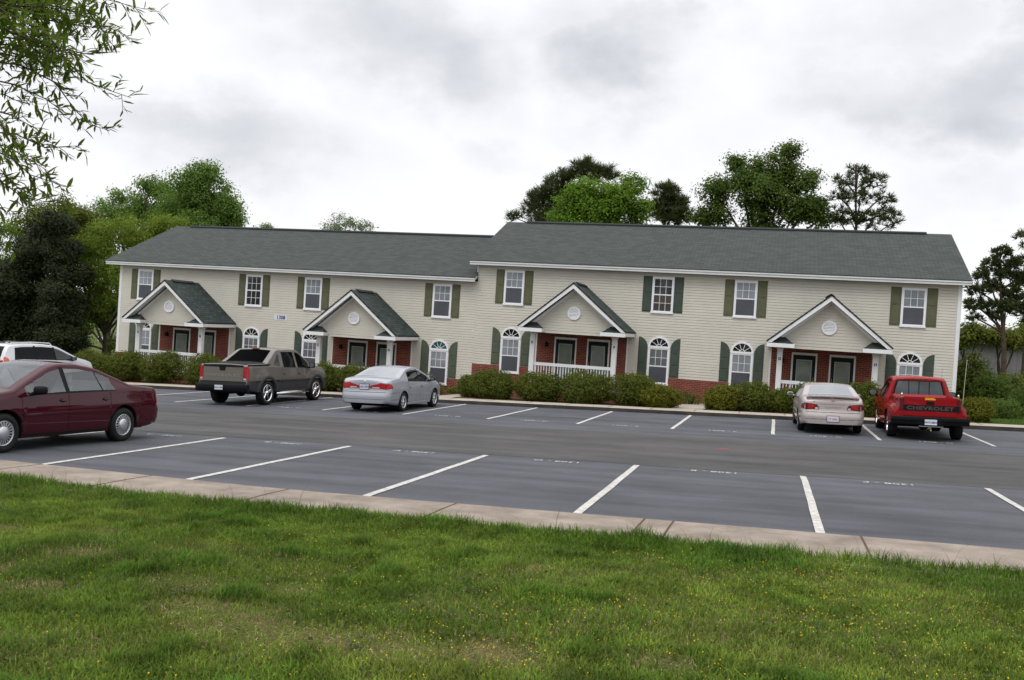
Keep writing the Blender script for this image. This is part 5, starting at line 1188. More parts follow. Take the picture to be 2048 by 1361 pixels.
def wheel(root, x, y, zr, rad, wid, sgn, style, rimr):
    mb = MB(); h = wid/2
    mb.lathe_y([(-h+0.02, rimr), (-h, rimr+0.03), (-h, rad-0.045), (-h+0.03, rad-0.008), (-h*0.3, rad), (h*0.3, rad), (h-0.03, rad-0.008), (h, rad-0.045), (h, rimr+0.03), (h-0.02, rimr)], 36, 0, (x, y, zr), sgn)
    for k in range(4): r_ = rad-0.001; yy = (-h+0.035+k*(wid-0.07)/3); mb.lathe_y([(yy-0.005, r_), (yy-0.005, r_+0.0025), (yy+0.005, r_+0.0025), (yy+0.005, r_)], 36, 0, (x, y, zr), sgn)
    w = mb.build('wheel', M['rubber'], root)
    mb = MB(); R = rimr; yo = h-0.015
    mb.lathe_y([(-h+0.03, R*0.97), (yo-0.075, R*0.93), (yo-0.08, 0.0)], 32, 1, (x, y, zr), sgn)
    mb.lathe_y([(yo-0.03, R*0.90), (yo-0.005, R*0.92), (yo+0.004, R*0.98), (yo-0.012, R*1.012), (yo-0.03, R*1.0)], 36, 0, (x, y, zr), sgn)
    def spoke(a, r0, r1, w0, w1, t0, t1, th=0.018):
        ca, sa = math.cos(a), math.sin(a); P = []
        for r, ww, yy in ((r0, w0, t0), (r1, w1, t1)):
            for s_, dy in ((-1, 0), (1, 0), (0.72, 0.010), (-0.72, 0.010)):
                P.append((x+r*ca-s_*ww*sa, y+sgn*(yy-th+dy+ (0.008 if dy else 0)), zr+r*sa+s_*ww*ca))
        f = [(0, 1, 5, 4), (1, 2, 6, 5), (2, 3, 7, 6), (3, 0, 4, 7), (4, 5, 6, 7)]
        mb.add(P, f if sgn > 0 else [q[::-1] for q in f], 0)
    if style == 'slots':
        for k in range(20): spoke(2*math.pi*k/20, R*0.52, R*0.92, 0.010, 0.015, yo, yo-0.004)
        mb.lathe_y([(yo-0.03, R*0.56), (yo+0.002, R*0.55), (yo+0.012, R*0.42), (yo+0.018, R*0.2), (yo+0.019, 0)], 32, 0, (x, y, zr), sgn)
    elif style == 'five':
        for k in range(5): spoke(2*math.pi*k/5+0.3, R*0.14, R*0.95, R*0.15, R*0.20, yo-0.02, yo-0.004, 0.03)
        mb.lathe_y([(yo-0.05, R*0.24), (yo-0.005, R*0.22), (yo+0.012, R*0.12), (yo+0.014, 0)], 24, 0, (x, y, zr), sgn)
    elif style == 'seven':
        for k in range(7): spoke(2*math.pi*k/7+0.2, R*0.12, R*0.94, R*0.09, R*0.14, yo-0.012, yo-0.004, 0.025)
        mb.lathe_y([(yo-0.04, R*0.22), (yo-0.002, R*0.2), (yo+0.008, 0)], 24, 0, (x, y, zr), sgn)
    else:
        mb.lathe_y([(yo-0.03, R*0.92), (yo-0.02, R*0.72), (yo-0.01, R*0.5), (yo+0.005, R*0.3), (yo+0.01, 0)], 32, 0, (x, y, zr), sgn)
        for k in range(8):
            a = 2*math.pi*k/8; mb.ell((x+R*0.6*math.cos(a), y+sgn*(yo-0.012), zr+R*0.6*math.sin(a)), (R*0.07, 0.006, R*0.07), 8, 4, 1)
    mb.build('rim', [style == 'five' and M['chrome'] or M['alloy'], M['under']], w)
def place(root, x, y, yaw, dz=0.0):
    e = 1.4; f = Vector((math.cos(yaw), math.sin(yaw), 0)); l = Vector((-math.sin(yaw), math.cos(yaw), 0))
    hz = lambda v: H(x+v.x, y+v.y)
    fx = (Vector((f.x*e*2, f.y*e*2, hz(f*e)-hz(-f*e)))).normalized(); ly = (Vector((l.x*1.6, l.y*1.6, hz(l*0.8)-hz(-l*0.8)))).normalized(); up = fx.cross(ly).normalized(); ly = up.cross(fx)
    z = (hz(f*e)+hz(-f*e))/2+dz
    root.matrix_world = Matrix(((fx.x, ly.x, up.x, x), (fx.y, ly.y, up.y, y), (fx.z, ly.z, up.z, z), (0, 0, 0, 1)))
def mirror(root, c, sg, m, size=(0.055, 0.10, 0.065)):
    mb = MB(); mb.ell((0, 0, 0), (1, 1, 1), 20, 14); sq_ = lambda t, p_: math.copysign(abs(t)**p_, t)
    mb.v = [(max(c[0]+size[0]*sq_(v[0], 0.9), c[0]-size[0]*0.55), c[1]+size[1]*sq_(v[1], 0.62), c[2]+size[2]*sq_(v[2], 0.62)) for v in mb.v]
    mb.tube([(c[0]+0.01, c[1], c[2]-size[2]*0.5), (c[0]+0.03, c[1]-sg*(size[1]+0.03), c[2]-size[2]*0.9)], [0.03, 0.035], 8)
    o = mb.build('side_mirror', m, root)
    mb = MB(); mb.ell((c[0]-size[0]*0.55, c[1], c[2]), (0.003, size[1]*0.85, size[2]*0.82), 14, 6); mb.build('mirror_glass', M['mirror'], o)
def seats(root, fx, rx, zs, zt, m, w=0.5, dash=None):
    for sg in (-1, 1):
        mb = MB(); mb.box((fx-0.25, sg*0.37-w/2+0.02, zs-0.25), (fx+0.3, sg*0.37+w/2-0.02, zs)); o = mb.build('seat', m, root, bevel=0.04)
        mb = MB(); b = fx-0.22
        mb.add([(b, sg*0.37-0.22, zs-0.05), (b+0.14, sg*0.37-0.22, zs-0.05), (b+0.14, sg*0.37+0.22, zs-0.05), (b, sg*0.37+0.22, zs-0.05), (b-0.2, sg*0.37-0.19, zt-0.2), (b-0.1, sg*0.37-0.19, zt-0.2), (b-0.1, sg*0.37+0.19, zt-0.2), (b-0.2, sg*0.37+0.19, zt-0.2)], [(0,3,2,1),(4,5,6,7),(0,1,5,4),(1,2,6,5),(2,3,7,6),(3,0,4,7)])
        mb.build('backrest', m, o, bevel=0.035)
        mb = MB(); mb.box((b-0.22, sg*0.37-0.12, zt-0.17), (b-0.12, sg*0.37+0.12, zt)); mb.build('headrest', m, o, bevel=0.03)
    if rx is not None:
        mb = MB(); mb.box((rx-0.2, -0.62, zs-0.25), (rx+0.3, 0.62, zs)); mb.add([(rx-0.2, -0.62, zs-0.05), (rx-0.02, -0.62, zs-0.05), (rx-0.02, 0.62, zs-0.05), (rx-0.2, 0.62, zs-0.05), (rx-0.36, -0.58, zt-0.14), (rx-0.26, -0.58, zt-0.14), (rx-0.26, 0.58, zt-0.14), (rx-0.36, 0.58, zt-0.14)], [(0,3,2,1),(4,5,6,7),(0,1,5,4),(1,2,6,5),(2,3,7,6),(3,0,4,7)])
        mb.build('rear_seat', m, root)
    if dash:
        mb = MB(); mb.box((dash, -0.66, zs-0.2), (dash+0.42, 0.66, zs+0.22)); mb.build('dashboard', M['seat_dark'], root, bevel=0.05)
        mb = MB(); c = Vector((dash-0.12, 0.37, zs+0.20)); R = 0.18; pts = []
        ax = Vector((-0.9, 0, 0.42)).normalized(); u = Vector((0, 1, 0)); v = ax.cross(u)
        for i in range(25): a = 2*math.pi*i/24; pts.append(c+(u*math.cos(a)+v*math.sin(a))*R)
        mb.tube(pts, 0.014, 8, 0, False)
        for a in (0.2, 2.9, 4.7): mb.tube([c, c+(u*math.cos(a)+v*math.sin(a))*R], 0.014, 6)
        mb.ell(tuple(c), (0.04, 0.06, 0.05)); mb.tube([c, c+Vector((0.25, 0, -0.08))], 0.03, 8); mb.build('steering_wheel', M['seat_dark'], root)
    mb = MB(); mb.box((-1.2 if rx is not None else fx-0.5, -0.72, zs-0.32), ((dash or fx+0.9)+0.3, 0.72, zs-0.28)); mb.build('cabin_floor', M['seat_dark'], root)
def plate(car, root, y, z, off, kind, lines, w=0.305, h=0.152, fn=None):
    fn = fn or car.rear; x = min(fn(y-w/2, z, off)[0], fn(y+w/2, z, off)[0], fn(y, z-h/2, off)[0], fn(y, z+h/2, off)[0])-0.004
    mb = MB(); mb.box((x, y-w/2-0.012, z-h/2-0.012), (x+0.03, y+w/2+0.012, z+h/2+0.012), 1); mb.box((x-0.004, y-w/2, z-h/2), (x-0.0005, y+w/2, z+h/2))
    o = mb.build('licence_plate', [M['plate'], M['black']], root)
    mb = MB(); add_text(mb, lines[0], 0.078, lambda a, b, d: (x-0.0055-d, y-a, z-0.012+b), depth=0.001, bold=0.002, sx=0.92)
    if len(lines) > 1: add_text(mb, lines[1], 0.028, lambda a, b, d: (x-0.0055-d, y-a, z+0.056+b), depth=0.001)
    mb.build('plate_text', M['plate_blue'] if kind == 'blue' else M['plate_red'], o)
def side_trim(car, root, x0, x1, z, h, m, off=0.012, name='side_moulding', dz=0.0):
    for sg in (-1, 1):
        car.patch(name, [(x0, z-h/2), (x1, z-h/2+dz), (x1, z+h/2+dz), (x0, z+h/2)], lambda a, b, o, sg=sg: car.side(a, b, o, sg), off, m, root, 3, 14)
def handles(car, xs, z, m, w=0.16):
    for sd, sg in (('L', 1), ('R', -1)):
        for j, x in enumerate(xs):
            d = car.doors.get((sd, j))
            if d is None: continue
            pts = [(x+w/2*math.cos(a), z+0.032*math.sin(a)) for a in np.linspace(0, 2*math.pi, 13)[:-1]]
            car.patch('door_recess', pts, lambda a, b, o, sg=sg: car.side(a, b, o, sg), 0.003, M['under'], d, 4, 6, 0.002)
            pts = [(x+w*0.45*math.cos(a), z+0.008+0.017*math.sin(a)) for a in np.linspace(0, 2*math.pi, 13)[:-1]]
            car.patch('handle', pts, lambda a, b, o, sg=sg: car.side(a, b, o, sg), 0.024, m, d, 3, 6, 0.02)
def seams(car, root, doors, z0, fuel=None):
    for sg in (-1, 1):
        mbs = MB()
        for a, b in doors:
            for x in {a, b}:
                q = car.seam([(x, max(z0, car.bot(x)+0.01)), (x, car.belt(x)-0.005)], sg, root)
                mbs.add(q.v, q.f)
            q = car.seam([(a, z0), (b, z0)], sg, root); mbs.add(q.v, q.f)
        mbs.build('door_gap', M['under'], root)

# --- maroon sedan -------------------------------------------------------------
def sedan_common(root, car, mats, glass, wheels, zr, rad, wid, rimr, style, track):
    car.shell(root, mats, glass)
    for xw in wheels:
        for sg in (-1, 1): wheel(root, xw, sg*track, zr, rad, wid, sg, style, rimr)
    mb = MB(); a, b = wheels
    mb.box((car.xr+0.25, -0.55, 0.20), (car.xf-0.25, 0.55, 0.32)); mb.box((b+0.38, -0.72, 0.20), (a-0.38, 0.72, 0.30))
    mb.box((b-0.06, -0.66, zr-0.06), (b+0.06, 0.66, zr+0.06)); mb.box((a-0.06, -0.66, zr-0.06), (a+0.06, 0.66, zr+0.06)); mb.tube([(car.xr+0.10, -0.45, 0.25), (car.xr+0.7, -0.45, 0.24)], 0.03, 8)
    mb.box((b-0.42, -0.62, 0.33), (b+0.42, 0.62, 0.62)); mb.box((a-0.42, -0.58, 0.33), (a+0.42, 0.58, 0.62))
    mb.build('underbody', M['under'], root)
def build_maroon():
    root = empty('sedan', (0,0,0), 'dark maroon sedan parked nose to the near pavement, cut by the left edge', 'car')
    P = paint('maroon_paint', (0.046, 0.0035, 0.009), 0.0, 0.3)
    a, b = 1.36, -1.36
    sp = dict(x=(-2.50, 2.33), wheels=(a, b), arch=0.375, zc=0.31, z1=0.72,
      top=[(-2.50, 0.92), (-2.42, 0.985), (-1.85, 1.03), (-1.55, 1.06), (-1.10, 1.24), (-0.75, 1.365), (-0.35, 1.425), (0.05, 1.425), (0.30, 1.37), (0.85, 1.13), (1.15, 0.99), (1.55, 0.93), (2.0, 0.84), (2.25, 0.74), (2.33, 0.64)],
      belt=[(-2.5, 0.90), (-1.6, 0.955), (-0.5, 0.935), (0.6, 0.905), (1.2, 0.88), (2.33, 0.6)], bot=[(-2.5, 0.34), (-2.1, 0.26), (-1.6, 0.22), (1.8, 0.20), (2.33, 0.24)],
      w=[(-2.5, 0.70), (-2.43, 0.785), (-2.3, 0.835), (-1.9, 0.865), (-1.0, 0.88), (0.8, 0.88), (1.6, 0.865), (2.0, 0.80), (2.2, 0.70), (2.33, 0.54)],
      warp_r=[(0.2, 0.10), (0.32, 0.03), (0.40, 0.0), (0.60, 0.0), (0.64, 0.06), (0.92, 0.09), (1.0, 0.10)], bulge_r=0.10, bulge_f=0.16,
      doors=[(0.02, 1.02), (-1.00, 0.02)], side_glass=[(0.075, 0.92), (-0.80, -0.02), (-1.15, -0.835)], black_pillar=[(-0.02, 0.075), (-0.835, -0.80)], lean=[(-1.8, 0), (-1.3, 0.10), (-0.9, 0.10), (-0.3, -0.02), (0.5, 0), (0.9, 0)],
      ws=(0.12, 1.12), rw=(-1.62, -0.78), hood=(1.16, 2.2), lid=(-2.42, -1.66), tum=0.50)
    car = Car(sp); mats = [P, M['black'], M['black'], M['under']]
    sedan_common(root, car, mats, dict(side=M['glass']), (a, b), 0.31, 0.315, 0.205, 0.20, 'slots', 0.775)
    seams(car, root, sp['doors'], 0.30); handles(car, (0.16, -0.86), 0.80, P); side_trim(car, root, -0.98, 1.0, 0.60, 0.045, P, 0.014, dz=-0.015)
    side_trim(car, root, -0.95, 0.95, 0.245, 0.05, M['black'], 0.006, 'rocker_strip')
    for sg in (-1, 1):
        mirror(root, (0.80, sg*1.00, 0.99), sg, M['black'], (0.085, 0.115, 0.072))
        sd = lambda x, z, o, sg=sg: car.side(x, z, o, sg)
        car.patch('tail_light', [(-2.49, 0.69), (-2.36, 0.69), (-2.32, 0.80), (-2.37, 0.92), (-2.49, 0.92)], sd, 0.010, M['red_lens'], root, 6, 4)
        ys = sorted((sg*0.40, sg*0.69)); car.patch('tail_light', [(ys[0], 0.70), (ys[1], 0.70), (ys[1], 0.90), (ys[0], 0.90)], car.rear, 0.010, M['red_lens'], root, 5, 6)
        ys = sorted((sg*0.20, sg*0.52)); car.patch('headlight', [(ys[0], 0.52), (ys[1], 0.50), (ys[1], 0.62), (ys[0], 0.62)], car.front, 0.010, M['clear_lens'], root, 5, 6)
        q = car.seam([(-2.42, 0.615), (-1.76, 0.615)], sg, root); q.build('bumper_gap', M['under'], root)
        mbx = MB(); x0, x1, z = 1.12, 0.14, 0; 
    car.patch('grille', [(-0.18, 0.52), (0.18, 0.52), (0.18, 0.6), (-0.18, 0.6)], car.front, 0.008, M['black'], root)
    seats(root, 0.0, -0.95, 0.62, 1.24, M['seat_grey'], dash=0.62); plate(car, root, 0, 0.78, 0.004, 'blue', ['PTX-4826'])
    place(root, -2.10, -25.93, R_(-90.3)); return root
build_maroon()
def build_silver():
    root = empty('sedan', (0,0,0), 'silver sedan with wide red tail lights parked below the second porch', 'car')
    P = paint('silver_paint', (0.36, 0.37, 0.41), 0.5, 0.3); a, b = 1.355, -1.36
    sp = dict(x=(-2.44, 2.36), wheels=(a, b), arch=0.365, zc=0.31, z1=0.74,
      top=[(-2.44, 0.95), (-2.36, 1.03), (-1.85, 1.075), (-1.62, 1.09), (-1.15, 1.25), (-0.80, 1.36), (-0.40, 1.405), (0.0, 1.405), (0.30, 1.345), (0.85, 1.13), (1.15, 0.99), (1.6, 0.92), (2.05, 0.83), (2.28, 0.74), (2.36, 0.62)],
      belt=[(-2.44, 0.93), (-1.6, 0.975), (-0.5, 0.945), (0.6, 0.91), (1.2, 0.88), (2.36, 0.58)], bot=[(-2.44, 0.30), (-2.0, 0.24), (-1.5, 0.21), (1.8, 0.20), (2.36, 0.24)],
      w=[(-2.44, 0.74), (-2.38, 0.815), (-2.28, 0.855), (-1.9, 0.88), (-1.0, 0.892), (0.8, 0.892), (1.6, 0.875), (2.05, 0.81), (2.25, 0.70), (2.36, 0.54)],
      warp_r=[(0.2, 0.06), (0.30, 0.0), (0.60, 0.0), (0.645, 0.055), (0.95, 0.065), (1.05, 0.10)], bulge_r=0.09, bulge_f=0.16,
      doors=[(0.0, 1.0), (-1.02, 0.0)], side_glass=[(0.05, 0.92), (-1.02, -0.03)], black_pillar=[(-0.03, 0.05)], lean=[(-1.8, 0), (-1.3, 0.06), (-0.9, 0.14), (-0.3, 0.0), (0.9, 0)],
      ws=(0.10, 1.12), rw=(-1.66, -0.80), hood=(1.16, 2.2), lid=(-2.36, -1.70), tum=0.50)
    car = Car(sp); sedan_common(root, car, [P, M['black'], M['black'], M['under']], dict(side=M['glass_mid'], rear_window=M['glass_mirror'], windshield=M['glass_mid']), (a, b), 0.31, 0.318, 0.205, 0.205, 'seven', 0.785)
    seams(car, root, sp['doors'], 0.30); handles(car, (0.14, -0.86), 0.78, P); side_trim(car, root, -0.98, 0.98, 0.56, 0.035, P, 0.012)
    for sg in (-1, 1):
        mirror(root, (0.78, sg*1.0, 1.0), sg, M['black'], (0.055, 0.09, 0.06)); sd = lambda x, z, o, sg=sg: car.side(x, z, o, sg)
        car.patch('tail_light', [(-2.43, 0.735), (-2.22, 0.745), (-2.20, 0.80), (-2.30, 0.905), (-2.43, 0.93)], sd, 0.010, M['red_lens'], root, 6, 5)
        y = lambda v: sg*v
        car.patch('tail_light', [(y(0.19), 0.755), (y(0.745), 0.735), (y(0.745), 0.93), (y(0.52), 0.935), (y(0.38), 0.875), (y(0.19), 0.862)], car.rear, 0.010, M['red_lens'], root, 6, 8)
        car.patch('reverse_light', [(y(0.26), 0.765), (y(0.50), 0.757), (y(0.50), 0.80), (y(0.26), 0.80)], car.rear, 0.013, M['clear_lens'], root, 3, 5)
        ys = sorted((sg*0.2, sg*0.52)); car.patch('headlight', [(ys[0], 0.52), (ys[1], 0.5), (ys[1], 0.62), (ys[0], 0.62)], car.front, 0.01, M['clear_lens'], root)
        car.seam([(-2.36, 0.62), (-1.73, 0.62)], sg, root).build('bumper_gap', M['under'], root)
        car.seam([(-2.30, 0.40), (-1.75, 0.40)], sg, root).build('bumper_gap', M['under'], root)
    car.seam([(-0.72, 0.64), (0.72, 0.64)], 1, root, 0.012, car.rear).build('bumper_gap', M['under'], root)
    car.seam([(-0.74, 0.42), (0.74, 0.42)], 1, root, 0.008, car.rear).build('bumper_gap', M['under'], root)
    plate(car, root, 0, 0.81, 0.012, 'blue', ['XRK-3097', 'NORTH CAROLINA']); mb = MB(); c = car.rear(0, 0.965, 0.006); mb.ell(c, (0.006, 0.045, 0.03)); mb.build('badge', M['chrome'], root)
    car.patch('grille', [(-0.18, 0.52), (0.18, 0.52), (0.18, 0.6), (-0.18, 0.6)], car.front, 0.008, M['black'], root)
    seats(root, 0.0, -0.95, 0.62, 1.26, M['seat_grey'], dash=0.62); place(root, -1.92, -10.40, R_(90.0)); return root
build_silver()
def build_gold():
    root = empty('sedan', (0,0,0), 'champagne sedan with a boot spoiler parked in front of the fourth porch', 'car')
    P = paint('champagne_paint', (0.40, 0.355, 0.345), 0.4, 0.32); a, b = 1.31, -1.31
    sp = dict(x=(-2.42, 2.28), wheels=(a, b), arch=0.36, zc=0.305, z1=0.72,
      top=[(-2.42, 0.92), (-2.34, 1.0), (-1.85, 1.045), (-1.66, 1.06), (-1.20, 1.20), (-0.85, 1.31), (-0.40, 1.355), (0.0, 1.355), (0.30, 1.30), (0.85, 1.10), (1.15, 0.96), (1.6, 0.89), (2.05, 0.80), (2.2, 0.72), (2.28, 0.60)],
      belt=[(-2.42, 0.90), (-1.6, 0.945), (-0.5, 0.92), (0.6, 0.885), (1.2, 0.86), (2.28, 0.56)], bot=[(-2.42, 0.30), (-2.0, 0.24), (-1.5, 0.20), (1.8, 0.20), (2.28, 0.24)],
      w=[(-2.42, 0.74), (-2.36, 0.81), (-2.24, 0.85), (-1.9, 0.872), (-1.0, 0.885), (0.8, 0.885), (1.6, 0.865), (2.0, 0.80), (2.2, 0.69), (2.28, 0.54)],
      warp_r=[(0.2, 0.07), (0.30, 0.0), (0.58, 0.0), (0.63, 0.06), (0.90, 0.075), (1.02, 0.11)], bulge_r=0.10, bulge_f=0.16,
      doors=[(0.0, 1.0), (-1.0, 0.0)], side_glass=[(0.05, 0.92), (-0.75, -0.03), (-1.12, -0.79)], black_pillar=[(-0.03, 0.05), (-0.79, -0.75)], lean=[(-1.8, 0), (-1.3, 0.08), (-0.9, 0.08), (-0.3, 0.0), (0.9, 0)],
      ws=(0.10, 1.12), rw=(-1.70, -0.86), hood=(1.16, 2.15), lid=(-2.34, -1.74), tum=0.50)
    car = Car(sp); sedan_common(root, car, [P, M['black'], M['black'], M['under']], dict(side=M['glass_mid'], rear_window=M['glass_mirror'], windshield=M['glass_mid']), (a, b), 0.305, 0.31, 0.20, 0.20, 'disc', 0.775)
    seams(car, root, sp['doors'], 0.30); handles(car, (0.14, -0.86), 0.76, P); side_trim(car, root, -0.98, 0.98, 0.52, 0.05, P, 0.014)
    for sg in (-1, 1):
        mirror(root, (0.78, sg*1.0, 0.98), sg, P, (0.055, 0.09, 0.06)); sd = lambda x, z, o, sg=sg: car.side(x, z, o, sg); y = lambda v: sg*v
        car.patch('tail_light', [(-2.41, 0.69), (-2.26, 0.70), (-2.28, 0.86), (-2.41, 0.87)], sd, 0.010, M['dark_lens'], root, 5, 4)
        car.patch('tail_light', [(y(0.36), 0.69), (y(0.735), 0.68), (y(0.735), 0.87), (y(0.44), 0.865), (y(0.37), 0.75)], car.rear, 0.010, M['dark_lens'], root, 6, 6)
        car.patch('brake_lens', [(y(0.49), 0.71), (y(0.66), 0.705), (y(0.66), 0.835), (y(0.49), 0.835)], car.rear, 0.013, M['red_lens'], root, 4, 4)
        car.patch('reverse_light', [(y(0.39), 0.70), (y(0.47), 0.70), (y(0.47), 0.755), (y(0.395), 0.755)], car.rear, 0.013, M['clear_lens'], root, 3, 4)
        ys = sorted((sg*0.2, sg*0.52)); car.patch('headlight', [(ys[0], 0.5), (ys[1], 0.48), (ys[1], 0.60), (ys[0], 0.60)], car.front, 0.01, M['clear_lens'], root)
        car.seam([(-2.34, 0.61), (-1.7, 0.61)], sg, root).build('bumper_gap', M['under'], root)
    car.seam([(-0.72, 0.622), (0.72, 0.622)], 1, root, 0.012, car.rear).build('bumper_gap', M['under'], root)
    car.seam([(-0.74, 0.43), (0.74, 0.43)], 1, root, 0.010, car.rear).build('bumper_gap', M['under'], root)
    car.seam([(-0.33, 0.845), (0.33, 0.845)], 1, root, 0.006, car.rear).build('lid_crease', M['under'], root)
    mb = MB(); ys = np.linspace(-0.70, 0.70, 15)
    prof = [(-2.33, 0.0), (-2.12, 0.0), (-2.10, 0.016), (-2.355, 0.034)]
    V = [(x+0.03*(abs(y_)/0.7)**2, y_, 1.034+dz-0.03*(abs(y_)/0.7)**2) for y_ in ys for x, dz in prof]
    for i in range(14):
        for k in range(4): a_ = i*4+k; b_ = i*4+(k+1) % 4; mb.add([V[a_], V[b_], V[b_+4], V[a_+4]], [(0, 1, 2, 3)], 0)
    mb.add([V[0], V[1], V[2], V[3]], [(0, 1, 2, 3)]); mb.add(V[-4:], [(3, 2, 1, 0)])
    for y_ in (-0.6, 0, 0.6): mb.box((-2.28, y_-0.05, 0.98), (-2.18, y_+0.05, 1.07))
    mb.build('spoiler', P, root)
    plate(car, root, 0.0, 0.45, 0.004, 'red', ['LT 5303']); mb = MB(); c = car.rear(0, 0.93, 0.004)
    for rr, ry in ((0.050, 0.035), (0.022, 0.034), (0.048, 0.014)): mb.tube([(c[0]+0.0, c[1]+rr*math.cos(t_), c[2]+ry*math.sin(t_)+ (0.012 if ry == 0.014 else 0)) for t_ in np.linspace(0, 2*math.pi, 21)], 0.004, 6, 0, False)
    mb.build('badge', M['brass'], root)
    mb = MB(); add_text(mb, 'CAMRY', 0.075, lambda a_, b_, d: tuple(np.array(car.rear(-a_, 0.76+b_, 0.004+d))), depth=0.002, sx=1.5, spacing=1.15); mb.build('lettering', mat('faded_lettering', (0.27, 0.235, 0.21), 0.4), root)
    mb = MB(); add_text(mb, 'LE', 0.045, lambda a_, b_, d: tuple(np.array(car.rear(0.50-a_, 0.915+b_, 0.004+d))), depth=0.002); mb.build('lettering', M['ink'], root)
    car.patch('grille', [(-0.18, 0.5), (0.18, 0.5), (0.18, 0.58), (-0.18, 0.58)], car.front, 0.008, M['black'], root)
    seats(root, 0.0, -0.95, 0.60, 1.22, M['seat_tan'], dash=0.62); place(root, 11.88, -9.50, R_(92.0)); return root
build_gold()
def build_suv():
    root = empty('sport_utility_car', (0,0,0), 'white estate-shaped utility car with roof rails, mostly hidden behind the maroon sedan', 'car')
    P = paint('white_paint', (0.60, 0.61, 0.63), 0.0, 0.3); a, b = 1.42, -1.40
    sp = dict(x=(-2.40, 2.40), wheels=(a, b), arch=0.41, zc=0.35, z1=0.86,
      top=[(-2.40, 1.10), (-2.36, 1.25), (-2.22, 1.52), (-2.05, 1.66), (-1.5, 1.715), (-0.5, 1.73), (0.0, 1.70), (0.30, 1.63), (0.95, 1.34), (1.30, 1.19), (1.75, 1.11), (2.1, 1.02), (2.33, 0.88), (2.40, 0.72)],
      belt=[(-2.4, 1.10), (-1.6, 1.155), (-0.5, 1.13), (0.6, 1.10), (1.3, 1.05), (2.4, 0.66)], bot=[(-2.4, 0.42), (-2.0, 0.34), (-1.5, 0.28), (1.8, 0.27), (2.4, 0.32)],
      w=[(-2.4, 0.76), (-2.34, 0.83), (-2.2, 0.88), (-1.8, 0.90), (0.8, 0.91), (1.6, 0.89), (2.1, 0.82), (2.3, 0.7), (2.4, 0.55)], g=[(0.2, 0.94), (0.45, 0.98), (0.7, 1.0), (0.9, 0.995), (1.15, 0.965)],
      warp_r=[(0.3, 0.05), (0.42, 0.0), (0.75, 0.0), (0.82, 0.05), (1.1, 0.05), (1.5, 0.05)], bulge_r=0.08, bulge_f=0.16,
      doors=[(0.05, 1.08), (-0.95, 0.05)], side_glass=[(0.10, 1.0), (-0.85, 0.02), (-1.95, -0.95)], black_pillar=[(0.02, 0.10), (-0.95, -0.85)], lean=[(-2.2, 0), (-1.95, 0.12), (-1.5, 0.05), (-0.9, 0.0), (1, 0)],
      ws=(0.10, 1.22), rw=(-2.37, -2.10), hood=(1.3, 2.25), tum=0.36)
    car = Car(sp); sedan_common(root, car, [P, M['black'], M['black'], M['under']], dict(side=M['glass_dark'], front=M['glass_mid'], windshield=M['glass_mid']), (a, b), 0.35, 0.355, 0.22, 0.23, 'seven', 0.79)
    seams(car, root, sp['doors'], 0.38); handles(car, (0.2, -0.80), 0.98, P)
    for sg in (-1, 1):
        mirror(root, (0.86, sg*1.03, 1.17), sg, M['black'], (0.06, 0.10, 0.075)); sd = lambda x, z, o, sg=sg: car.side(x, z, o, sg); y = lambda v: sg*v
        car.patch('tail_light', [(-2.39, 0.95), (-2.20, 0.97), (-2.22, 1.20), (-2.34, 1.26), (-2.39, 1.20)], sd, 0.010, M['orange_lens'], root, 6, 4)
        car.patch('tail_light', [(y(0.56), 0.95), (y(0.75), 0.95), (y(0.73), 1.12), (y(0.60), 1.12)], car.rear, 0.010, M['orange_lens'], root, 5, 4)
        ys = sorted((sg*0.22, sg*0.53)); car.patch('headlight', [(ys[0], 0.64), (ys[1], 0.6), (ys[1], 0.74), (ys[0], 0.74)], car.front, 0.01, M['clear_lens'], root)
        mb = MB(); yr = sg*0.56; mb.tube([(-1.95, yr, 1.70), (-1.85, yr, 1.765), (-0.9, yr, 1.80), (0.0, yr, 1.775), (0.1, yr, 1.70)], 0.02, 8)
        for xx in (-0.95,): mb.box((xx-0.06, yr-0.018, 1.70), (xx+0.06, yr+0.018, 1.79))
        mb.build('roof_rail', P, root)
    for xx in (-1.5, -0.4):
        mb = MB(); mb.tube([(xx, -0.55, 1.80), (xx, 0.55, 1.80)], 0.018, 8); mb.build('roof_bar', M['black'], root)
    car.patch('rear_glass', [(-0.56, 1.13), (0.56, 1.13), (0.56, 1.16), (-0.56, 1.16)], car.rear, 0.008, M['black'], root)
    plate(car, root, 0, 0.9, 0.004, 'blue', ['VNB-7120']); seats(root, 0.0, -1.0, 0.78, 1.45, M['seat_dark'], dash=0.66)
    place(root, -17.72, -9.62, R_(90)); return root
build_suv()
def text_on(name, s, car, z, size, m, root, sx, off=0.004, depth=0.003, bold=0.004, fn=None, spacing=1.1):
    fn = fn or car.rear; mb = MB(); add_text(mb, s, size, lambda a, b, d: fn(-a, z+b, off+d), depth=depth, bold=bold, sx=sx, spacing=spacing); return mb.build(name, m, root)
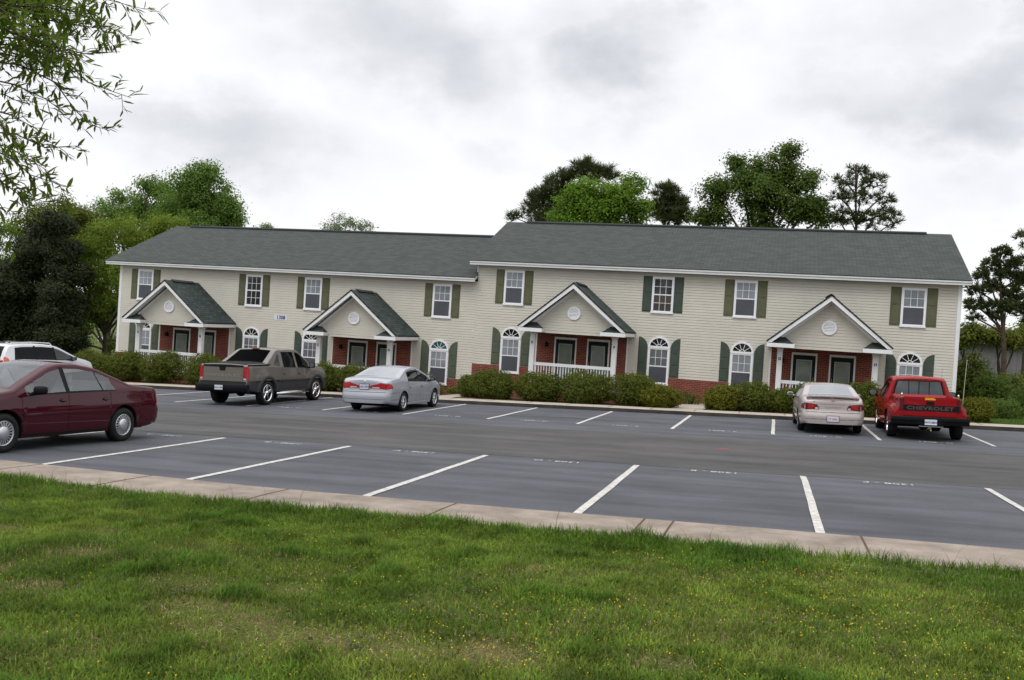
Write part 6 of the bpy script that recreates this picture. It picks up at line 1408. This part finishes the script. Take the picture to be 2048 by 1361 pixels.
def build_taupe():
    root = empty('crew_cab_pickup', (0,0,0), 'taupe four-door pickup with dark lower cladding, sloped rear pillars and chrome wheels', 'pickup truck')
    P = paint('taupe_paint', (0.165, 0.153, 0.138), 0.4, 0.35); a, b = 1.65, -1.65
    sp = dict(x=(-2.86, 2.72), wheels=(a, b), arch=0.46, zc=0.40, z1=0.82,
      top=[(-2.86, 1.28), (-2.82, 1.35), (-1.80, 1.37), (-1.62, 1.39), (-1.20, 1.64), (-0.92, 1.81), (-0.78, 1.845), (-0.3, 1.86), (0.35, 1.855), (0.60, 1.80), (1.10, 1.46), (1.32, 1.30), (1.8, 1.26), (2.4, 1.18), (2.62, 1.08), (2.72, 0.9)], tsig=0.035,
      belt=[(-2.86, 1.22), (-1.7, 1.26), (0.8, 1.21), (1.3, 1.15), (2.72, 0.9)], bot=[(-2.86, 0.52), (-2.3, 0.44), (-1.6, 0.42), (1.8, 0.40), (2.72, 0.42)],
      w=[(-2.86, 0.88), (-2.80, 0.93), (-2.6, 0.955), (-1.0, 0.965), (1.0, 0.965), (2.2, 0.95), (2.55, 0.88), (2.72, 0.76)], g=[(0.3, 0.97), (0.6, 1.0), (0.9, 1.0), (1.2, 0.975)],
      warp_r=[(0.4, 0.05), (0.55, 0.0), (0.70, 0.0), (0.76, 0.09), (1.2, 0.10)], bulge_r=0.05, bulge_f=0.12,
      doors=[(0.28, 1.22), (-0.72, 0.28)], side_glass=[(0.33, 1.12), (-0.62, 0.20)], lean=[(-2.2, 0), (-0.7, 0.04), (0.2, 0.0), (1.2, 0)],
      ws=(0.42, 1.28), rw=(-1.62, -0.92), hood=(1.36, 2.6), cover=(-2.82, -1.62), clad=1, tum=0.34, er=0.05)
    car = Car(sp); car.shell(root, [P, M['black'], M['cladding'], M['under']], dict(side=M['glass_dark'], windshield=M['glass_mid'], rear_window=M['glass_black']))
    for xw in (a, b):
        for sg in (-1, 1): wheel(root, xw, sg*0.86, 0.40, 0.405, 0.27, sg, 'five', 0.285)
    mb = MB(); mb.box((-2.6, -0.6, 0.40), (2.4, 0.6, 0.52)); mb.box((-1.71, -0.75, 0.33), (-1.59, 0.75, 0.46)); mb.ell((-1.65, 0.05, 0.39), (0.15, 0.16, 0.15)); mb.box((-2.1, -0.62, 0.5), (-1.2, 0.62, 0.8)); mb.box((1.2, -0.62, 0.5), (2.1, 0.62, 0.8)); mb.ell((-2.25, 0.1, 0.45), (0.32, 0.30, 0.10)); mb.build('underbody', M['under'], root)
    seams(car, root, sp['doors'], 0.5); handles(car, (0.42, -0.58), 1.02, P, 0.15)
    for sg in (-1, 1):
        sd = lambda x, z, o, sg=sg: car.side(x, z, o, sg); y = lambda v: sg*v
        # wheel-arch flares
        for xw in (a, b):
            mb = MB(); ri, ro = 0.46, 0.60; V = []; n = 20
            for i in range(n+1):
                an = math.pi*i/n; 
                for r, o in ((ri, -0.03), (ri, 0.05), (ri+0.05, 0.062), (ro-0.03, 0.055), (ro, 0.0)):
                    xx, zz = xw+r*1.06*math.cos(an), 0.40+r*math.sin(an)*1.02; V.append(sd(xx, max(zz, 0.45), o))
            mb.add(V, [(i*5+k, (i+1)*5+k, (i+1)*5+k+1, i*5+k+1) for i in range(n) for k in range(4)], 0, True); mb.build('wheel_arch_flare', M['cladding'], root)
            pts = [(xw+0.72, 0.82), (xw+0.66, 0.95), (xw+0.52, 1.07), (xw+0.30, 1.10), (xw-0.30, 1.10), (xw-0.52, 1.07), (xw-0.66, 0.95), (xw-0.72, 0.82)]
            if xw > 0: pts = [(min(q[0], 2.45), q[1]) for q in pts]
            car.patch('fender_flare', pts, sd, 0.045, P, root, 7, 14, 0.05)
        side_trim(car, root, -0.95, 1.0, 0.80, 0.05, M['cladding'], 0.02) if sg > 0 else None
        car.patch('tail_light', [(y(0.755), 0.84), (y(0.868), 0.84), (y(0.868), 1.28), (y(0.755), 1.28)], car.rear, 0.012, M['red_lens'], root, 8, 5)
        car.patch('reverse_light', [(y(0.765), 0.845), (y(0.86), 0.845), (y(0.86), 0.90), (y(0.765), 0.90)], car.rear, 0.015, M['clear_lens'], root, 3, 4)
        car.patch('tail_light', [(-2.85, 0.84), (-2.78, 0.84), (-2.75, 1.05), (-2.75, 1.27), (-2.85, 1.27)], sd, 0.012, M['red_lens'], root, 8, 4)
        # sloped rear pillar with a dark triangular inset
        car.patch('quarter_panel', [(-1.24, 1.33), (-0.84, 1.30), (-0.80, 1.66), (-0.865, 1.70)], sd, 0.006, M['cladding'], root, 8, 4)
        car.patch('pillar_badge', [(-1.17, 1.345), (-0.90, 1.335), (-0.90, 1.37), (-1.14, 1.38)], sd, 0.012, P, root, 2, 4)
        car.patch('bed_rail', [(-2.80, 1.285), (-1.62, 1.295), (-1.42, 1.345), (-1.50, 1.365), (-2.80, 1.345)], sd, 0.010, M['black'], root, 4, 14)
        mirror(root, (1.02, sg*1.12, 1.30), sg, M['black'], (0.07, 0.12, 0.10))
        mb = MB(); mb.tube([(-1.05, sg*0.96, 0.36), (-0.98, sg*1.02, 0.36), (0.98, sg*1.02, 0.36), (1.05, sg*0.96, 0.36)], 0.038, 10); mb.build('side_step', M['chrome'], root)
        ys = sorted((sg*0.42, sg*0.74)); car.patch('headlight', [(ys[0], 0.8), (ys[1], 0.8), (ys[1], 0.98), (ys[0], 0.98)], car.front, 0.01, M['clear_lens'], root)
    car.patch('grille', [(-0.4, 0.78), (0.4, 0.78), (0.4, 0.98), (-0.4, 0.98)], car.front, 0.012, M['black'], root)
    tg = car.patch('tailgate', [(-0.735, 0.80), (0.735, 0.80), (0.735, 1.265), (-0.735, 1.265)], car.rear, 0.012, P, root, 6, 12)
    car.patch('bumper_cover', [(-0.86, 0.69), (0.86, 0.69), (0.86, 0.795), (-0.86, 0.795)], car.rear, 0.018, M['black'], root, 3, 12)
    car.patch('tailgate_top', [(-0.735, 1.265), (0.735, 1.265), (0.74, 1.325), (-0.74, 1.325)], car.rear, 0.022, M['black'], tg, 3, 12)
    car.patch('handle', [(-0.09, 1.14), (0.09, 1.14), (0.13, 1.265), (-0.13, 1.265)], car.rear, 0.02, M['black'], tg, 3, 6)
    text_on('lettering', 'CHEVROLET', car, 0.985, 0.115, mat('taupe_lettering', (0.27, 0.25, 0.225), 0.35, 0.6), tg, 1.95, 0.014, 0.004)
    mb = MB(); V = []; ys = np.linspace(-0.97, 0.97, 21)
    for yy in ys:
        f = 1-(abs(yy)/0.97)**4; xo = -2.99*1.0+0.12*(1-f); V += [(-2.78, yy, 0.70), (xo, yy, 0.705), (xo-0.015, yy, 0.685), (xo-0.01, yy, 0.50), (xo+0.05, yy, 0.45), (-2.7, yy, 0.45)]
    mb.add(V, [(i*6+k, i*6+k+1, (i+1)*6+k+1, (i+1)*6+k) for i in range(20) for k in range(5)], 0, True); mb.add(V[:6], [(0,1,2,3,4,5)]); mb.add(V[-6:], [(5,4,3,2,1,0)])
    bp = mb.build('rear_bumper', M['black'], root)
    mb = MB(); x = -3.012; z = 0.60; mb.box((x, -0.165, z-0.085), (x+0.02, 0.165, z+0.085), 1); mb.box((x-0.003, -0.15, z-0.075), (x-0.0005, 0.15, z+0.075)); o = mb.build('licence_plate', [M['plate'], M['black']], root)
    mb = MB(); add_text(mb, 'RZA-1845', 0.07, lambda p, q, d: (x-0.0045-d, -p, z-0.01+q), depth=0.001, bold=0.002); mb.build('plate_text', M['plate_blue'], o)
    mb = MB(); mb.box((-0.97, -0.14, 1.855), (-0.90, 0.14, 1.885)); mb.v = [(v[0]+0.02, v[1], v[2]-0.0) for v in mb.v]; mb.build('brake_light', M['red_lens'], root)
    seats(root, 0.35, -0.45, 0.95, 1.55, M['seat_dark'], dash=0.95); place(root, -6.84, -10.35, R_(90)); return root
build_taupe()
def build_red():
    root = empty('pickup', (0,0,0), 'bright red pickup with flared bed sides and a yellow tailgate sticker, parked at the right', 'pickup truck')
    P = paint('red_paint', (0.235, 0.005, 0.008), 0.0, 0.25); a, b = 1.49, -1.49
    # cab and nose
    sp = dict(x=(-0.50, 2.42), wheels=(a,), arch=0.41, zc=0.36, z1=0.80,
      top=[(-0.50, 1.56), (-0.46, 1.625), (-0.36, 1.655), (0.2, 1.665), (0.42, 1.63), (0.95, 1.27), (1.08, 1.15), (1.6, 1.13), (2.2, 1.07), (2.36, 1.0), (2.42, 0.86)], tsig=0.03,
      belt=[(-0.5, 1.04), (0.9, 1.04), (1.1, 1.01), (2.42, 0.84)], bot=[(-0.5, 0.36), (1.2, 0.34), (2.42, 0.40)], w=[(-0.5, 0.915), (0, 0.935), (1.0, 0.935), (2.0, 0.925), (2.3, 0.87), (2.42, 0.80)], g=[(0.25, 0.96), (0.5, 1.0), (0.8, 1.0), (1.1, 0.965)],
      bulge_r=0.02, bulge_f=0.06, doors=[(-0.28, 0.95)], side_glass=[(-0.20, 0.84)], rail=0, ws=(0.30, 1.02), hood=(1.1, 2.3), tum=0.34, er=0.055)
    car = Car(sp); car.shell(root, [P, M['black'], M['black'], M['under']], dict(side=M['glass_mid'], windshield=M['glass_mid']))
    seams(car, root, sp['doors'], 0.42); handles(car, (-0.12,), 0.95, M['black'])
    # rear cab window: frame, three panes
    fr = [(-0.71, 1.10), (0.71, 1.10), (0.60, 1.565), (-0.60, 1.565)]
    wn = car.patch('rear_window', fr, car.rear, 0.006, M['black'], root, 6, 8)
    M['cabglass'] = pane_mat('cab_rear_glass', (0.07, 0.085, 0.10), (0.085, 0.10, 0.115), 0.4)
    for y0, y1, t0, t1 in ((0.285, 0.665, 0.285, 0.565), (0.012, 0.262, 0.012, 0.262), (-0.262, -0.012, -0.262, -0.012), (-0.665, -0.285, -0.565, -0.285)):
        car.patch('pane', [(y0, 1.125), (y1, 1.125), (t1, 1.54), (t0, 1.54)], car.rear, 0.009, M['cabglass'], wn, 5, 4, 0.004)
    mb = MB(); mb.box((-0.512, -0.14, 1.60), (-0.47, 0.14, 1.64)); mb.build('cargo_light', M['chrome'], root)
    # bed with bulging fenders
    sb = dict(x=(-2.50, -0.545), wheels=(b,), arch=0.42, zc=0.36, z1=0.82,
      top=[(-2.5, 1.155), (-0.545, 1.165)], belt=[(-2.5, 1.09), (-0.545, 1.10)], bot=[(-2.5, 0.50), (-2.1, 0.42), (-0.545, 0.36)],
      w=[(-2.5, 0.90), (-2.35, 0.945), (-1.9, 0.985), (-1.0, 0.985), (-0.75, 0.95), (-0.60, 0.87), (-0.545, 0.82)], g=[(0.3, 0.95), (0.55, 0.99), (0.70, 1.0), (0.83, 0.985), (0.90, 0.94), (0.95, 0.865), (0.98, 0.845), (1.24, 0.83)],
      bulge_r=0.0, bulge_f=0.0, tum=0.05, er=0.03, crown=0.0, bed=(-2.44, -0.60), bedz=0.72)
    bed = Car(sb); bed.gf = smooth_fn(sb['g'], 0.015); bed.shell(root, [P, M['black'], M['black'], M['under']], dict(side=M['glass']))
    bed.body.name = 'cargo_bed'
    tg = bed.patch('tailgate', [(-0.655, 0.665), (0.655, 0.665), (0.655, 1.172), (-0.655, 1.172)], bed.rear, 0.02, P, root, 8, 10)
    bd = bed.patch('lettering_band', [(-0.72, 0.80), (0.655, 0.80), (0.655, 0.955), (-0.72, 0.955)], bed.rear, 0.028, M['black'], tg, 3, 8)
    text_on('lettering', 'CHEVROLET', bed, 0.872, 0.13, mat('dark_red_lettering', (0.075, 0.05, 0.048), 0.6), bd, 1.50, 0.030, 0.003, 0.006)
    bed.patch('handle', [(-0.10, 0.972), (0.10, 0.972), (0.10, 1.06), (-0.10, 1.06)], bed.rear, 0.03, M['black'], tg, 3, 4)
    bed.patch('sticker', [(-0.13, 1.10), (0.13, 1.10), (0.13, 1.128), (-0.13, 1.128)], bed.rear, 0.023, mat('yellow_sticker', (0.70, 0.42, 0.01), 0.5), tg, 2, 4, 0.002)
    bed.patch('sticker', [(-0.10, 1.134), (0.13, 1.134), (0.13, 1.16), (-0.10, 1.16)], bed.rear, 0.023, mat('orange_sticker', (0.75, 0.25, 0.02), 0.5), tg, 2, 4, 0.002)
    for sg in (-1, 1):
        y = lambda v: sg*v; sd = lambda x, z, o, sg=sg: bed.side(x, z, o, sg)
        bed.patch('tail_light', [(y(0.665), 0.82), (y(0.765), 0.82), (y(0.745), 1.10), (y(0.725), 1.145), (y(0.665), 1.145)], bed.rear, 0.02, M['dark_lens'], root, 8, 3)
        bed.patch('tail_light', [(-2.495, 0.84), (-2.39, 0.84), (-2.39, 1.04), (-2.42, 1.13), (-2.495, 1.13)], sd, 0.008, M['dark_lens'], root, 8, 3)
        mb = MB(); mb.box((-2.47, sg*0.70-0.022, 1.156), (-2.42, sg*0.70+0.022, 1.23)); mb.ell((-2.445, sg*0.70, 1.24), (0.026, 0.024, 0.024)); mb.build('bed_post', M['chrome'], root)
        mirror(root, (0.80, sg*1.10, 1.13), sg, M['black'], (0.07, 0.12, 0.10)); sc = lambda x, z, o, sg=sg: car.side(x, z, o, sg)
        car.patch('side_skirt', [(-0.5, 0.30), (1.06, 0.30), (1.06, 0.40), (-0.5, 0.40)], sc, 0.03, P, root, 3, 10, 0.03)
        car.patch('side_moulding', [(-0.45, 0.66), (1.04, 0.66), (1.04, 0.69), (-0.45, 0.69)], sc, 0.010, M['chrome'], root, 2, 12)
        ys = sorted((sg*0.45, sg*0.76)); car.patch('headlight', [(ys[0], 0.76), (ys[1], 0.76), (ys[1], 0.9), (ys[0], 0.9)], car.front, 0.01, M['clear_lens'], root)
        for xw in (a, b): wheel(root, xw, sg*(0.80 if xw > 0 else 0.83), 0.36, 0.365, 0.25, sg, 'five', 0.225)
    car.patch('grille', [(-0.42, 0.72), (0.42, 0.72), (0.42, 0.9), (-0.42, 0.9)], car.front, 0.012, M['black'], root)
    # rear step bumper with a lowered middle
    mb = MB(); V = []
    for yy in np.linspace(-0.97, 0.97, 25):
        xo = -2.68+0.10*(abs(yy)/0.97)**3; V += [(-2.49, yy, 0.645), (xo, yy, 0.645), (xo-0.012, yy, 0.625), (xo-0.012, yy, 0.56), (xo+0.01, yy, 0.545), (xo+0.05, yy, 0.44), (-2.46, yy, 0.43)]
    mb.add(V, [(i*7+k, i*7+k+1, (i+1)*7+k+1, (i+1)*7+k) for i in range(24) for k in range(6)]); mb.add(V[:7], [tuple(range(7))]); mb.add(V[-7:], [tuple(range(7))[::-1]]); mb.build('rear_bumper', M['black'], root)
    mb = MB(); x = -2.700; z = 0.515; mb.box((x, -0.16, z-0.08), (x+0.08, 0.16, z+0.08), 1); mb.box((x-0.003, -0.15, z-0.072), (x-0.0005, 0.15, z+0.072)); o = mb.build('licence_plate', [M['plate'], M['black']], root)
    mb = MB(); add_text(mb, 'SWY-8831', 0.07, lambda p, q, d: (x-0.0045-d, -p, z-0.01+q), depth=0.001, bold=0.002); mb.build('plate_text', M['plate_blue'], o)
    mb = MB(); mb.add([(-2.75, -0.30, 0.415), (-2.75, 0.30, 0.415), (-2.60, 0.24, 0.425), (-2.60, -0.24, 0.425), (-2.75, -0.30, 0.392), (-2.75, 0.30, 0.392), (-2.60, 0.24, 0.40), (-2.60, -0.24, 0.40)], [(0,3,2,1),(4,5,6,7),(0,1,5,4),(1,2,6,5),(2,3,7,6),(3,0,4,7)]); st = mb.build('bumper_step', M['chrome'], root)
    mb = MB(); mb.tube([(-2.72, 0, 0.395), (-2.72, 0, 0.30)], 0.016, 8); mb.ell((-2.72, 0, 0.29), (0.028, 0.028, 0.028)); mb.build('tow_ball', M['brass'], root)
    mb = MB(); mb.box((-2.4, -0.55, 0.40), (2.2, 0.55, 0.52)); mb.box((b-0.06, -0.75, 0.30), (b+0.06, 0.75, 0.42)); mb.ell((b, 0, 0.36), (0.14, 0.15, 0.14)); mb.box((b-0.44, -0.64, 0.5), (b+0.44, 0.64, 0.78)); mb.box((a-0.44, -0.62, 0.5), (a+0.44, 0.62, 0.8)); mb.build('underbody', M['under'], root)
    mb = MB(); mb.tube([(1.25, -0.88, 1.12), (1.22, -0.885, 1.6), (1.17, -0.89, 1.95)], [0.006, 0.004, 0.002], 6); mb.build('antenna', M['black'], root)
    seats(root, 0.1, None, 0.85, 1.45, M['seat_dark'], dash=0.72); place(root, 14.38, -9.75, R_(90.5)); return root
build_red()
